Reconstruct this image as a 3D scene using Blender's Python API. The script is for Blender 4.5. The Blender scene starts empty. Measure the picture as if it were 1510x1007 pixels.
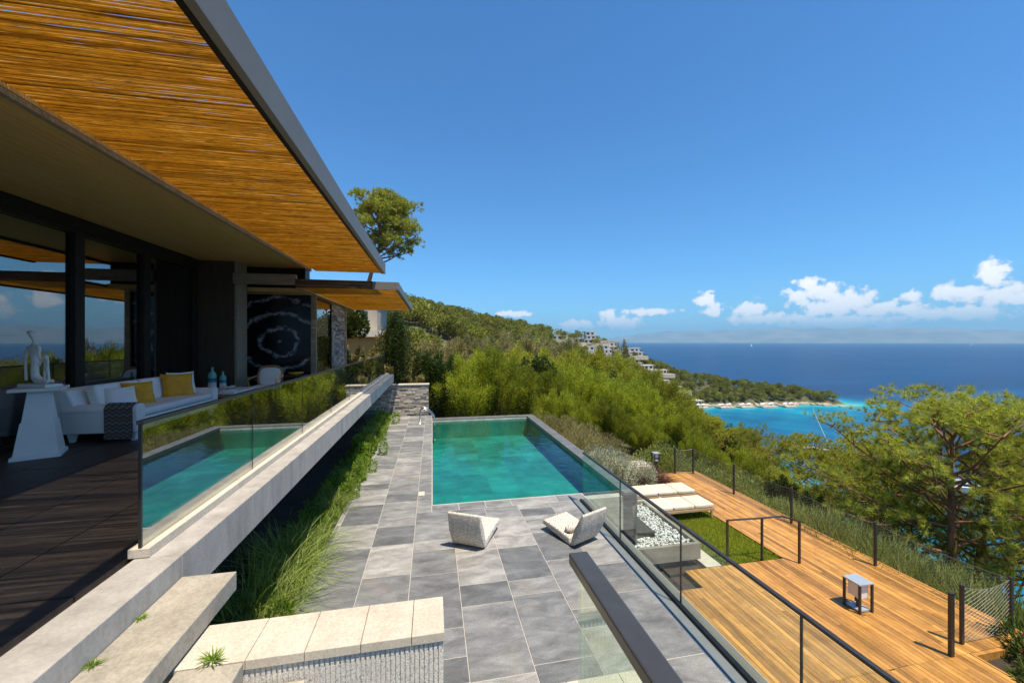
import bpy, math, random
import numpy as np
from mathutils import Vector, Matrix
R = math.radians
C = bpy.context.scene
COL = C.collection
rnd = random.Random(7)
rng = np.random.default_rng(7)
# ------------------------------------------------------------------ camera
EYE = 3.4
YAW = math.atan(117.5 / 585)
cam = bpy.data.objects.new('camera', bpy.data.cameras.new('camera'))
COL.objects.link(cam); C.camera = cam
cam.data.sensor_width = 36; cam.data.lens = 585 / 1510 * 36
cam.data.clip_start = 0.05; cam.data.clip_end = 80000
cam.location = (0, 0, EYE); cam.rotation_euler = (R(90), 0, -YAW)
# ------------------------------------------------------------------ sun, sky, exposure
SUN_AZ, SUN_EL = R(149), R(69)
C.view_settings.view_transform = 'Standard'; C.view_settings.look = 'None'
C.cycles.diffuse_bounces = 6; C.cycles.transparent_max_bounces = 16
C.view_settings.exposure = 0.74; C.view_settings.gamma = 1
sd = Vector((math.sin(SUN_AZ) * math.cos(SUN_EL), math.cos(SUN_AZ) * math.cos(SUN_EL), math.sin(SUN_EL)))
sl = bpy.data.lights.new('sun', 'SUN'); sl.energy = 4.5; sl.angle = R(0.5); sl.color = (1, .87, .69)
so = bpy.data.objects.new('sun', sl); COL.objects.link(so)
so.rotation_euler = sd.to_track_quat('Z', 'Y').to_euler(); so.location = (0, 0, 60)
W = bpy.data.worlds.new('World'); C.world = W; W.use_nodes = True


def cdir(px, py, d=1.0):
    """bearing of something seen px, py in the 1510 wide picture -> unit-ish direction (used to measure the place)"""
    r = (px - 755) / 585; u = (503.5 - py) / 585
    return (math.sin(YAW) + r * math.cos(YAW), math.cos(YAW) - r * math.sin(YAW), u)


def at(px, d):
    a = cdir(px, 0); return (a[0] * d, a[1] * d)


class NT:
    def __init__(s, tree):
        s.t = tree; s.n = tree.nodes; s.l = tree.links

    def __call__(s, kind, _o=0, **kw):
        n = s.n.new(kind)
        ins = kw.pop('ins', {})
        for k, v in kw.items(): setattr(n, k, v)
        for k, v in ins.items():
            if isinstance(v, tuple) and len(v) == 2 and hasattr(v[0], 'outputs'): s.l.new(v[0].outputs[v[1]], n.inputs[k])
            elif hasattr(v, 'outputs'): s.l.new(v.outputs[0], n.inputs[k])
            else:
                try: n.inputs[k].default_value = v
                except Exception: n.inputs[k].default_value = (*v, 1) if hasattr(v, '__len__') else v
        return n

    def math(s, op, a, b=0.0, c=0.0, clamp=False):
        return s('ShaderNodeMath', operation=op, use_clamp=clamp, ins={0: a, 1: b, 2: c})

    def ramp(s, fac, stops, interp='LINEAR'):
        n = s('ShaderNodeValToRGB', ins={0: fac}); e = n.color_ramp; e.interpolation = interp
        while len(e.elements) < len(stops): e.elements.new(0.5)
        for el, (p, c) in zip(e.elements, stops):
            el.position = p; el.color = (*c, 1) if len(c) == 3 else c
        return n

    def mix(s, f, a, b, mode='MIX'):
        n = s('ShaderNodeMix', data_type='RGBA', blend_type=mode)
        for k, v in ((0, f), (6, a), (7, b)):
            if hasattr(v, 'outputs'):
                o = v.outputs[2] if v.bl_idname == 'ShaderNodeMix' else v.outputs[0]
                s.l.new(o, n.inputs[k])
            elif k == 0: n.inputs[0].default_value = v
            else: n.inputs[k].default_value = (*v, 1)
        return n


def colout(n):
    return (n, 2) if n.bl_idname == 'ShaderNodeMix' else (n, 0)


# sky with cumulus low over the horizon
w = NT(W.node_tree); w.n.clear()
sky = w('ShaderNodeTexSky', sky_type='NISHITA', sun_disc=False, sun_elevation=SUN_EL, sun_rotation=SUN_AZ,
        altitude=0, air_density=1.0, dust_density=0.15, ozone_density=2.6)
tc = w('ShaderNodeTexCoord')
sx = w('ShaderNodeSeparateXYZ', ins={0: (tc, 0)})
az = w.math('ARCTAN2', (sx, 0), (sx, 1)); el = w.math('ARCSINE', (sx, 2))
co = w('ShaderNodeCombineXYZ', ins={0: az, 1: el})
n1 = w('ShaderNodeTexNoise', ins={'Vector': co, 'Scale': 50.0, 'Detail': 10.0, 'Roughness': .6})
n2 = w('ShaderNodeTexNoise', ins={'Vector': co, 'Scale': 14.0, 'Detail': 3.0})
blobs = [(1468, 408, 26, 22), (1432, 432, 52, 13), (1478, 436, 46, 17), (1392, 432, 20, 11), (1345, 437, 14, 9), (1335, 456, 34, 8),
         (1252, 446, 42, 15), (1216, 430, 22, 12), (1180, 437, 26, 12), (1190, 418, 17, 9), (1222, 455, 52, 12), (1293, 456, 40, 11),
         (1107, 457, 22, 11), (1040, 442, 12, 9), (1052, 458, 16, 10), (955, 460, 34, 5), (897, 467, 12, 10), (912, 477, 34, 8),
         (850, 479, 26, 6), (757, 463, 26, 4), (1130, 470, 70, 8), (1240, 474, 120, 9), (1420, 462, 100, 10),
         (1600, 430, 70, 30), (1700, 445, 90, 26), (1900, 430, 120, 40)]
dens = None
for bx_, by_, hw, hh in blobs:
    a = cdir(bx_, by_); ca = math.atan2(a[0], a[1]); ce = math.atan2(a[2], math.hypot(a[0], a[1]))
    e = cdir(bx_ + hw, by_); sw = abs(math.atan2(e[0], e[1]) - ca) * 1.15; sh = hh / 585 / math.hypot(a[0], a[1]) * 1.25
    v = w('ShaderNodeVectorMath', operation='MULTIPLY_ADD', ins={0: co, 1: (1 / sw, 1 / sh, 0), 2: (-ca / sw, -ce / sh, 0)})
    q = w('ShaderNodeVectorMath', operation='LENGTH', ins={0: v})
    dens = (q, 1) if dens is None else w.math('MINIMUM', dens, (q, 1))
t_ = w.math('SUBTRACT', 1.4, dens)
t_ = w.math('MULTIPLY_ADD', w.math('SUBTRACT', n1, .5), 3.0, t_)
t_ = w.math('MULTIPLY_ADD', w.math('SUBTRACT', n2, .5), .7, t_)
al = w('ShaderNodeMapRange', interpolation_type='SMOOTHSTEP', ins={0: t_, 1: .28, 2: .80, 3: 0.0, 4: .97})
low = w('ShaderNodeMapRange', interpolation_type='SMOOTHSTEP', ins={0: el, 1: .0, 2: .065, 3: .1, 4: 1.0})
al2 = w.math('MULTIPLY', al, low)
ccol = w.ramp(t_, [(0, (5.0, 5.9, 6.6)), (.5, (7.2, 7.1, 7.2)), (1, (9.0, 8.6, 8.2))])
tint = w.mix(1.0, sky, (.37, .77, 1.08), 'MULTIPLY')
mx = w.mix(al2, tint, ccol)
bg = w('ShaderNodeBackground', ins={0: colout(mx), 1: 0.10})
w('ShaderNodeOutputWorld', ins={0: bg})


# ------------------------------------------------------------------ materials
def new_mat(name):
    m = bpy.data.materials.new(name); m.use_nodes = True; m.node_tree.nodes.clear()
    return m, NT(m.node_tree)


def rough_mat(name, c1, c2, scale=8., rough=.7, bump=.15, bscale=None, metal=0., detail=6., stretch=(1, 1, 1), spec=.4,
              attr=None, dark=.6, lite=1.25, fine=0., stain=0.):
    """two-tone noise material; attr = per-face float multiplying the colour"""
    m, t = new_mat(name)
    tc = t('ShaderNodeTexCoord'); mp = t('ShaderNodeMapping', ins={0: (tc, 3), 3: stretch})
    n = t('ShaderNodeTexNoise', ins={0: mp, 'Scale': scale, 'Detail': detail, 'Roughness': .62})
    r = t.ramp(n, [(.3, c1), (.7, c2)])
    col = r
    if fine:
        f = t('ShaderNodeTexNoise', ins={0: mp, 'Scale': scale * 23, 'Detail': 2.})
        fr = t.ramp(f, [(.3, (1 - fine,) * 3), (.7, (1 + fine,) * 3)])
        col = t.mix(1.0, col, fr, 'MULTIPLY')
    if stain:
        m2 = t('ShaderNodeMapping', ins={0: (tc, 3), 3: (2.6, 2.6, .5)}); ns = t('ShaderNodeTexNoise', ins={0: m2, 'Scale': 1.6, 'Detail': 8., 'Roughness': .7})
        col = t.mix(1.0, col, t.ramp(ns, [(.32, (1 - stain,) * 3), (.55, (1,) * 3), (.8, (1 + stain * .3,) * 3)]), 'MULTIPLY')
    if attr:
        a = t('ShaderNodeAttribute', attribute_name=attr)
        rr = t.ramp((a, 2), [(0, (dark,) * 3), (1, (lite,) * 3)])
        col = t.mix(1.0, col, rr, 'MULTIPLY')
    b = t('ShaderNodeBsdfPrincipled', ins={'Base Color': colout(col), 'Roughness': rough, 'Metallic': metal, 'Specular IOR Level': spec})
    if bump:
        n3 = t('ShaderNodeTexNoise', ins={0: mp, 'Scale': bscale or scale * 6, 'Detail': 4.})
        bp = t('ShaderNodeBump', ins={'Strength': bump, 'Distance': .02, 'Height': n3}); t.l.new(bp.outputs[0], b.inputs['Normal'])
    t('ShaderNodeOutputMaterial', ins={0: b})
    return m


def leaf_mat(name, dark, lite, trans=.35, tcol=None, rough=.55, objvar=.25):
    m, t = new_mat(name)
    g = t('ShaderNodeNewGeometry'); oi = t('ShaderNodeObjectInfo')
    r = t.ramp((g, 'Random Per Island'), [(0, dark), (.55, tuple((a + b) / 2 for a, b in zip(dark, lite))), (1, lite)])
    ov = t('ShaderNodeMapRange', ins={0: (oi, 'Random'), 3: 1 - objvar, 4: 1 + objvar})
    c = t.mix(1.0, r, (1, 1, 1), 'MULTIPLY'); t.l.new(ov.outputs[0], c.inputs[7])
    d = t('ShaderNodeBsdfPrincipled', ins={'Base Color': colout(c), 'Roughness': rough, 'Specular IOR Level': .25})
    c2 = t.mix(1.0, c, tcol or (1.25, 1.2, .5), 'MULTIPLY')
    tr = t('ShaderNodeBsdfTranslucent', ins={0: colout(c2)})
    ms = t('ShaderNodeMixShader', ins={0: trans, 1: d, 2: tr})
    t('ShaderNodeOutputMaterial', ins={0: ms})
    return m


def glass_mat(name, tint, f0=.045, rough=0.0, bump=0.0, bscale=3., gcol=(1, 1, 1), wave=None):
    """see-through pane or water: transparent body + mirror by Schlick's law on either face"""
    m, t = new_mat(name)
    g = t('ShaderNodeNewGeometry')
    nrm = (g, 'Normal'); bp = None
    if bump:
        tc = t('ShaderNodeTexCoord')
        nz = t('ShaderNodeTexNoise', ins={0: (tc, 3), 'Scale': bscale, 'Detail': 3.})
        bp = t('ShaderNodeBump', ins={'Strength': bump, 'Distance': .05, 'Height': nz}); nrm = (bp, 0)
    dt = t('ShaderNodeVectorMath', operation='DOT_PRODUCT', ins={0: nrm, 1: (g, 'Incoming')})
    c = t.math('ABSOLUTE', (dt, 1)); c = t.math('SUBTRACT', 1., c, clamp=True)
    p = t.math('POWER', c, 5.); f = t.math('MULTIPLY_ADD', p, 1 - f0, f0, clamp=True)
    tr = t('ShaderNodeBsdfTransparent', ins={0: (*tint, 1)})
    gl = t('ShaderNodeBsdfGlossy', ins={0: (*gcol, 1), 'Roughness': rough})
    if bp: t.l.new(bp.outputs[0], gl.inputs['Normal'])
    ms = t('ShaderNodeMixShader', ins={0: f, 1: tr, 2: gl})
    t('ShaderNodeOutputMaterial', ins={0: ms})
    return m


MT = {}
MT['concrete'] = rough_mat('concrete', (.33, .31, .28), (.42, .40, .365), 2.2, .8, .04, 40, fine=.08, stain=.3)
MT['step'] = rough_mat('step_stone', (.33, .30, .24), (.41, .38, .31), 2.5, .85, .06, 60, fine=.14, stain=.3)
MT['cream'] = rough_mat('cream_limestone', (.50, .445, .355), (.58, .525, .43), 3., .75, .05, 60, fine=.13, stain=.14)
MT['paver'] = None
MT['grout'] = rough_mat('grout', (.42, .40, .35), (.5, .47, .42), 6, .9, .1)
MT['terrace_tile'] = rough_mat('dark_terrace_tile', (.034, .027, .022), (.082, .066, .053), 3, .5, .25, 26, attr='shade', stretch=(1, 6, 1), fine=.2)
MT['terrace_grout'] = rough_mat('pale_joint', (.26, .23, .2), (.3, .27, .24), 5, .9, .05)
MT['deck'] = rough_mat('oiled_teak', (.35, .155, .026), (.61, .32, .08), 2.2, .42, .12, 30, attr='shade', dark=.5, lite=1.35, stretch=(8, .7, 8), fine=.1, stain=.25)
MT['soil'] = rough_mat('soil', (.03, .024, .016), (.07, .05, .035), 3, .95, .5, 20)
MT['soffit'] = rough_mat('soffit_board', (.48, .30, .085), (.70, .47, .16), 3, .45, .12, 30, stretch=(14, .35, 1), fine=.25)
MT['fascia'] = rough_mat('grey_fascia', (.15, .142, .12), (.17, .162, .14), 2, .5, .05)
MT['dark_metal'] = rough_mat('dark_metal', (.045, .044, .042), (.07, .068, .066), 9, .42, .05, metal=.5)
MT['bronze'] = rough_mat('bronze_rail', (.13, .118, .10), (.17, .155, .13), 7, .34, .04, metal=.75)
MT['steel'] = rough_mat('brushed_steel', (.55, .55, .55), (.68, .68, .68), 20, .22, .02, metal=1)
MT['wire'] = rough_mat('galvanised_wire', (.20, .20, .19), (.28, .28, .27), 9, .5, 0, metal=.3)
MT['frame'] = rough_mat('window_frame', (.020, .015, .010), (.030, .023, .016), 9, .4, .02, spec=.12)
MT['dark_wood'] = rough_mat('dark_wood_panel', (.06, .042, .026), (.09, .064, .04), 4, .55, .08, 20, stretch=(12, 12, .5), spec=.12)
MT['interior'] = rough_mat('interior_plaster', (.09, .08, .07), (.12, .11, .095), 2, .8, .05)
MT['curtain'] = rough_mat('curtain', (.16, .16, .15), (.24, .24, .22), 3, .9, .05, stretch=(4, 9, .3))
MT['timber'] = rough_mat('weathered_timber', (.20, .16, .105), (.33, .27, .19), 4, .7, .2, 20, stretch=(.5, 6, 6), fine=.2)
MT['white_paint'] = rough_mat('white_paint', (.82, .785, .71), (.88, .845, .77), 6, .55, .12, 30)
MT['stone_white'] = rough_mat('white_carved_stone', (.72, .69, .61), (.85, .815, .73), 9, .8, .4, 30)
MT['linen'] = rough_mat('white_linen', (.86, .82, .74), (.90, .865, .79), 5, .9, .2, 180)
MT['cushion'] = rough_mat('cream_cushion', (.55, .48, .37), (.64, .57, .45), 5, .9, .2, 120)
MT['velvet'] = rough_mat('mustard_velvet', (.70, .29, .010), (.90, .42, .018), 9, .65, .2, 14, spec=.5)
MT['teak'] = rough_mat('pale_teak', (.33, .22, .10), (.45, .31, .16), 6, .6, .1, 20, stretch=(1, 8, 1))
MT['chair_wood'] = rough_mat('gilt_wood', (.30, .17, .06), (.42, .25, .10), 9, .45, .1)
MT['fire_stone'] = rough_mat('warm_grey_slab', (.21, .19, .15), (.30, .27, .22), 3, .75, .25, 30, fine=.2)
MT['pit'] = rough_mat('charred_stone', (.05, .047, .04), (.09, .085, .075), 4, .8, .2)
MT['pebble'] = rough_mat('white_pebble', (.55, .56, .54), (.78, .78, .74), 14, .6, .1, attr='shade', dark=.75, lite=1.1)
MT['bark'] = rough_mat('pine_bark', (.10, .05, .027), (.32, .16, .085), 7, .9, .8, 16, stretch=(1, 1, .3))
MT['twig'] = rough_mat('twig', (.08, .06, .04), (.16, .12, .08), 9, .9, .3)
MT['coping'] = rough_mat('pool_coping', (.09, .095, .095), (.165, .17, .17), 3, .5, .2, 22, fine=.15)
MT['pool_tile'] = rough_mat('pool_tile', (.30, .33, .26), (.60, .60, .52), 1.7, .6, .2, 12, attr='shade', dark=.76, lite=1.13, detail=10, fine=.22)
MT['villa_wall'] = rough_mat('villa_plaster', (.76, .74, .70), (.84, .82, .78), .3, .8, 0)
MT['villa_stone'] = rough_mat('villa_stone', (.36, .31, .24), (.48, .42, .33), 1.2, .85, 0)
MT['villa_glass'] = rough_mat('villa_glass', (.03, .04, .05), (.06, .075, .09), .5, .15, 0, spec=.6)
MT['hull'] = rough_mat('white_gelcoat', (.78, .78, .78), (.84, .84, .84), .5, .25, 0)
MT['orange_wood'] = rough_mat('orange_wood', (.40, .19, .045), (.52, .27, .08), 3, .5, .08, stretch=(6, 6, .6))
MT['lamp_face'] = rough_mat('frosted_lamp_panel', (.72, .70, .68), (.78, .77, .75), 8, .4, 0)
MT['zinc'] = rough_mat('zinc_lid', (.36, .42, .46), (.46, .53, .58), 6, .35, .05, metal=.35)
MT['rock'] = rough_mat('pale_rock', (.30, .25, .18), (.46, .39, .29), 1.2, .9, .5, 5)
MT['ceramic_green'] = rough_mat('seagreen_ceramic', (.12, .42, .33), (.20, .52, .43), 6, .3, 0)
MT['ceramic_teal'] = rough_mat('teal_ceramic', (.01, .17, .22), (.02, .24, .30), 6, .3, 0)
MT['ceramic_white'] = rough_mat('white_ceramic', (.7, .72, .7), (.78, .8, .78), 6, .3, 0)
MT['yellow'] = rough_mat('yellow_glaze', (.65, .42, .02), (.75, .5, .04), 6, .3, 0)
MT['glass'] = glass_mat('balustrade_glass', (.90, .955, .93), .05)
MT['glass_mirror'] = glass_mat('reflective_balustrade_glass', (.80, .88, .83), .36)
MT['glass_green'] = glass_mat('stair_glass', (.86, .95, .88), .07)
MT['window_glass'] = glass_mat('window_glass', (.42, .44, .42), .26)
MT['water'] = glass_mat('pool_water', (.145, .60, .57), .02, 0.0, .3, 4.)
MT['leaf_pine'] = leaf_mat('pine_needles', (.14, .18, .022), (.54, .56, .13), .55)
MT['leaf_pine_far'] = leaf_mat('far_pine_needles', (.065, .09, .012), (.33, .33, .06), .35, objvar=.35)
MT['leaf_tamarisk'] = leaf_mat('tamarisk_sprays', (.09, .145, .012), (.44, .47, .05), .46, objvar=.34)
MT['leaf_dark'] = leaf_mat('dark_glossy_leaf', (.025, .05, .010), (.12, .16, .04), .25, rough=.35)
MT['leaf_grass'] = leaf_mat('ornamental_grass_blade', (.10, .18, .025), (.42, .50, .16), .45)
MT['leaf_weed'] = leaf_mat('weed_leaf', (.10, .19, .02), (.30, .42, .06), .4)
MT['leaf_silver'] = leaf_mat('silver_leaf', (.20, .22, .13), (.50, .50, .36), .2, (1, 1.05, .8))
MT['leaf_dry'] = leaf_mat('dry_shrub', (.17, .155, .065), (.42, .37, .17), .3)
MT['leaf_red'] = leaf_mat('purple_grass', (.06, .026, .018), (.19, .10, .07), .3, (1.2, .9, .7))
MT['leaf_olive'] = leaf_mat('olive_yellow_leaf', (.13, .165, .016), (.53, .52, .07), .46, objvar=.35)
MT['leaf_scrub'] = leaf_mat('scrub_leaf', (.11, .145, .03), (.36, .39, .12), .38)
MT['lawn'] = leaf_mat('lawn_blade', (.17, .23, .015), (.44, .47, .06), .45)


# zigzag throw, ribbed wall, stacked stone, black marble, bamboo, chair fabric
def special():
    m, t = new_mat('zigzag_weave'); tc = t('ShaderNodeTexCoord'); s = t('ShaderNodeSeparateXYZ', ins={0: (tc, 3)})
    u = t.math('ADD', (s, 0), (s, 1)); tri = t.math('PINGPONG', u, .045)
    v = t.math('MULTIPLY_ADD', (s, 2), 1.0, tri); fr = t.math('FRACT', t.math('MULTIPLY', v, 8.5))
    r = t.ramp(fr, [(0, (.02, .03, .05)), (.16, (.36, .30, .20)), (.26, (.045, .03, .025)), (.42, (.17, .09, .05)), (.55, (.03, .05, .07)), (.68, (.42, .36, .25)), (.78, (.05, .045, .045)), (.9, (.10, .13, .14))], 'CONSTANT')
    b = t('ShaderNodeBsdfPrincipled', ins={'Base Color': r, 'Roughness': .95}); t('ShaderNodeOutputMaterial', ins={0: b}); MT['zigzag'] = m
    m, t = new_mat('split_face_grey_wall'); tc = t('ShaderNodeTexCoord')
    n = t('ShaderNodeTexNoise', ins={0: (tc, 3), 'Scale': 95., 'Detail': 5., 'Roughness': .7})
    r = t.ramp(n, [(.34, (.16, .15, .13)), (.44, (.60, .57, .51)), (.72, (.86, .83, .76))])
    bp = t('ShaderNodeBump', ins={'Strength': .7, 'Distance': .01, 'Height': n})
    b = t('ShaderNodeBsdfPrincipled', ins={'Base Color': r, 'Roughness': .9, 'Normal': bp}); t('ShaderNodeOutputMaterial', ins={0: b}); MT['ribbed'] = m
    m, t = new_mat('stacked_stone'); g = t('ShaderNodeAttribute', attribute_name='shade'); tc = t('ShaderNodeTexCoord')
    r = t.ramp((g, 2), [(0, (.13, .125, .115)), (.35, (.27, .26, .24)), (.7, (.42, .38, .31)), (1, (.56, .50, .42))])
    n = t('ShaderNodeTexNoise', ins={0: (tc, 3), 'Scale': 14., 'Detail': 6.}); rr = t.ramp(n, [(.3, (.65,) * 3), (.7, (1.2,) * 3)])
    c = t.mix(1., r, rr, 'MULTIPLY'); bp = t('ShaderNodeBump', ins={'Strength': .5, 'Distance': .02, 'Height': n})
    b = t('ShaderNodeBsdfPrincipled', ins={'Base Color': colout(c), 'Roughness': .9, 'Normal': bp}); t('ShaderNodeOutputMaterial', ins={0: b}); MT['stone'] = m
    m, t = new_mat('black_marble'); tc = t('ShaderNodeTexCoord')
    mp = t('ShaderNodeMapping', ins={0: (tc, 3), 1: (-.2, 0, -1.72), 3: (1, 1, 1.15)})
    nz = t('ShaderNodeTexNoise', ins={0: mp, 'Scale': 2.5, 'Detail': 6., 'Roughness': .65})
    s = t('ShaderNodeSeparateXYZ', ins={0: mp}); ax = t.math('ABSOLUTE', (s, 0)); az_ = t.math('ABSOLUTE', (s, 2))
    dd = t.math('SQRT', t.math('ADD', t.math('POWER', t.math('MULTIPLY', ax, .75), 2.), t.math('POWER', az_, 2.))); dd = t.math('MULTIPLY_ADD', ax, .18, dd); dd = t.math('MULTIPLY_ADD', nz, .55, dd)
    fr = t.math('ABSOLUTE', t.math('SUBTRACT', t.math('FRACT', t.math('MULTIPLY', dd, 2.0)), .5))
    n2_ = t('ShaderNodeTexNoise', ins={0: mp, 'Scale': 9., 'Detail': 8., 'Roughness': .75})
    vv = t.math('MULTIPLY', t('ShaderNodeMapRange', ins={0: fr, 1: .0, 2: .16, 3: 1., 4: 0.}), t('ShaderNodeMapRange', ins={0: n2_, 1: .40, 2: .56, 3: 0., 4: 1.}))
    c = t.ramp(vv, [(0, (.008, .008, .009)), (1, (.42, .41, .40))])
    b = t('ShaderNodeBsdfPrincipled', ins={'Base Color': c, 'Roughness': .18}); t('ShaderNodeOutputMaterial', ins={0: b}); MT['marble'] = m
    m, t = new_mat('bamboo'); g = t('ShaderNodeNewGeometry'); tc = t('ShaderNodeTexCoord')
    mp = t('ShaderNodeMapping', ins={0: (tc, 3), 3: (2.2, 30, 30)}); n = t('ShaderNodeTexNoise', ins={0: mp, 'Scale': 4.5, 'Detail': 5., 'Roughness': .7})
    r = t.ramp((g, 'Random Per Island'), [(0, (.24, .12, .018)), (.08, (.50, .29, .04)), (.5, (.70, .44, .07)), (1, (.82, .55, .11))])
    rr = t.ramp(n, [(.34, (.22,) * 3), (.46, (.9,) * 3), (.7, (1.2,) * 3)]); c = t.mix(1., r, rr, 'MULTIPLY')
    d = t('ShaderNodeBsdfPrincipled', ins={'Base Color': colout(c), 'Roughness': .45})
    tr = t('ShaderNodeBsdfTranslucent', ins={0: colout(c)}); ms = t('ShaderNodeMixShader', ins={0: .6, 1: d, 2: tr})
    t('ShaderNodeOutputMaterial', ins={0: ms}); MT['bamboo'] = m
    m, t = new_mat('herringbone_fabric'); tc = t('ShaderNodeTexCoord'); s = t('ShaderNodeSeparateXYZ', ins={0: (tc, 3)})
    u = t.math('PINGPONG', t.math('ADD', (s, 0), t.math('MULTIPLY', (s, 1), .35)), .035)
    v = t.math('ADD', (s, 2), t.math('MULTIPLY', (s, 1), .6)); v = t.math('MULTIPLY_ADD', u, .9, v)
    n = t('ShaderNodeTexNoise', ins={0: (tc, 3), 'Scale': 26., 'Detail': 3.})
    fr = t.math('FRACT', t.math('MULTIPLY_ADD', n, .25, t.math('MULTIPLY', v, 34.)))
    k = t.math('MULTIPLY', t('ShaderNodeMapRange', ins={0: fr, 1: .55, 2: .7, 3: 0., 4: 1.}), t('ShaderNodeMapRange', ins={0: n, 1: .42, 2: .58, 3: .1, 4: 1.}))
    r = t.ramp(k, [(0, (.64, .595, .52)), (.5, (.27, .25, .21)), (1, (.17, .155, .13))])
    b = t('ShaderNodeBsdfPrincipled', ins={'Base Color': r, 'Roughness': .95}); t('ShaderNodeOutputMaterial', ins={0: b}); MT['herringbone'] = m
    # open sea: seabed depth colours it
    m, t = new_mat('sea_water'); a = t('ShaderNodeAttribute', attribute_name='depth'); tc = t('ShaderNodeTexCoord')
    nb = t('ShaderNodeTexNoise', ins={0: (tc, 3), 'Scale': .03, 'Detail': 4.})
    dd = t.math('MULTIPLY_ADD', t.math('SUBTRACT', nb, .5), .22, (a, 2))
    r = t.ramp(dd, [(0, (.085, .33, .30)), (.10, (.02, .34, .36)), (.25, (.005, .18, .285)), (.6, (.004, .06, .155)), (1, (.003, .030, .098))])
    mp = t('ShaderNodeMapping', ins={0: (tc, 3), 3: (.004, .022, 1)}); ns = t('ShaderNodeTexNoise', ins={0: mp, 'Scale': 1., 'Detail': 5.})
    rr = t.ramp(ns, [(.3, (.76,) * 3), (.7, (1.24,) * 3)]); c = t.mix(1., r, rr, 'MULTIPLY')
    nw = t('ShaderNodeTexNoise', ins={0: (tc, 3), 'Scale': .35, 'Detail': 5.}); bp = t('ShaderNodeBump', ins={'Strength': .6, 'Distance': .6, 'Height': nw})
    b = t('ShaderNodeBsdfPrincipled', ins={'Base Color': colout(c), 'Roughness': .35, 'IOR': 1.33, 'Specular IOR Level': .22, 'Normal': bp})
    t('ShaderNodeOutputMaterial', ins={0: b}); MT['sea'] = m
    # hillside: rock and sand by the water, scrubby earth above
    m, t = new_mat('hillside'); g = t('ShaderNodeNewGeometry'); s = t('ShaderNodeSeparateXYZ', ins={0: (g, 0)})
    n = t('ShaderNodeTexNoise', ins={0: (g, 0), 'Scale': .12, 'Detail': 8., 'Roughness': .65})
    r = t.ramp(n, [(.35, (.04, .055, .016)), (.58, (.09, .09, .035)), (.76, (.26, .21, .13))])
    h = t('ShaderNodeMapRange', ins={0: t.math('MULTIPLY_ADD', n, 4., (s, 2)), 1: -44.6, 2: -43.6})
    c = t.mix(h, (.34, .27, .18), r)
    bp = t('ShaderNodeBump', ins={'Strength': .5, 'Distance': .4, 'Height': n})
    b = t('ShaderNodeBsdfPrincipled', ins={'Base Color': colout(c), 'Roughness': .95, 'Normal': bp}); t('ShaderNodeOutputMaterial', ins={0: b}); MT['hill'] = m
    m, t = new_mat('far_hills'); g = t('ShaderNodeNewGeometry'); n = t('ShaderNodeTexNoise', ins={0: (g, 0), 'Scale': .0012, 'Detail': 6.})
    r = t.ramp(n, [(.35, (.11, .13, .09)), (.65, (.24, .22, .17))])
    b = t('ShaderNodeBsdfPrincipled', ins={'Base Color': r, 'Roughness': 1.}); t('ShaderNodeOutputMaterial', ins={0: b}); MT['far'] = m


def paver_mat():
    m, t = new_mat('grey_slate'); a = t('ShaderNodeAttribute', attribute_name='shade'); tc = t('ShaderNodeTexCoord')
    off = t('ShaderNodeVectorMath', operation='MULTIPLY_ADD', ins={0: (a, 2), 1: (37, 53, 0), 2: (tc, 3)})
    st = t('ShaderNodeMapping', ins={0: off, 3: (1, 2.2, 1)})
    n1 = t('ShaderNodeTexNoise', ins={0: st, 'Scale': 2.2, 'Detail': 10., 'Roughness': .68, 'Distortion': .5}); n2 = t('ShaderNodeTexNoise', ins={0: off, 'Scale': .9, 'Detail': 4.}); n3 = t('ShaderNodeTexNoise', ins={0: (tc, 3), 'Scale': 70., 'Detail': 3.})
    base = t.ramp((a, 2), [(0, (.115, .122, .126)), (.3, (.16, .167, .17)), (.6, (.21, .214, .211)), (1, (.30, .294, .277))])
    mot = t.ramp(n1, [(.28, (.5,) * 3), (.5, (1.,) * 3), (.74, (1.65, 1.65, 1.62))]); c = t.mix(1., base, mot, 'MULTIPLY')
    br = t.ramp(n2, [(.58, (0,) * 3), (.74, (1,) * 3)]); k = t.math('MULTIPLY', br, .4)
    c = t.mix(k, c, (.30, .235, .165)); f = t.ramp(n3, [(.3, (.8,) * 3), (.7, (1.2,) * 3)]); c = t.mix(1., c, f, 'MULTIPLY')
    bp = t('ShaderNodeBump', ins={'Strength': .12, 'Distance': .02, 'Height': n1})
    b = t('ShaderNodeBsdfPrincipled', ins={'Base Color': colout(c), 'Roughness': .6, 'Specular IOR Level': .35, 'Normal': bp}); t('ShaderNodeOutputMaterial', ins={0: b}); MT['paver'] = m


special(); paver_mat()

# ------------------------------------------------------------------ mesh helpers
OFF = {}


def link(name, me, mat, parent):
    o = bpy.data.objects.new(name, me); COL.objects.link(o)
    for mm in (mat if isinstance(mat, (list, tuple)) else [mat]): me.materials.append(mm if not isinstance(mm, str) else MT[mm])
    if parent:
        o.parent = parent; OFF[o.name] = OFF[parent.name]
    else: OFF[o.name] = Vector((0, 0, 0))
    return o


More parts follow.
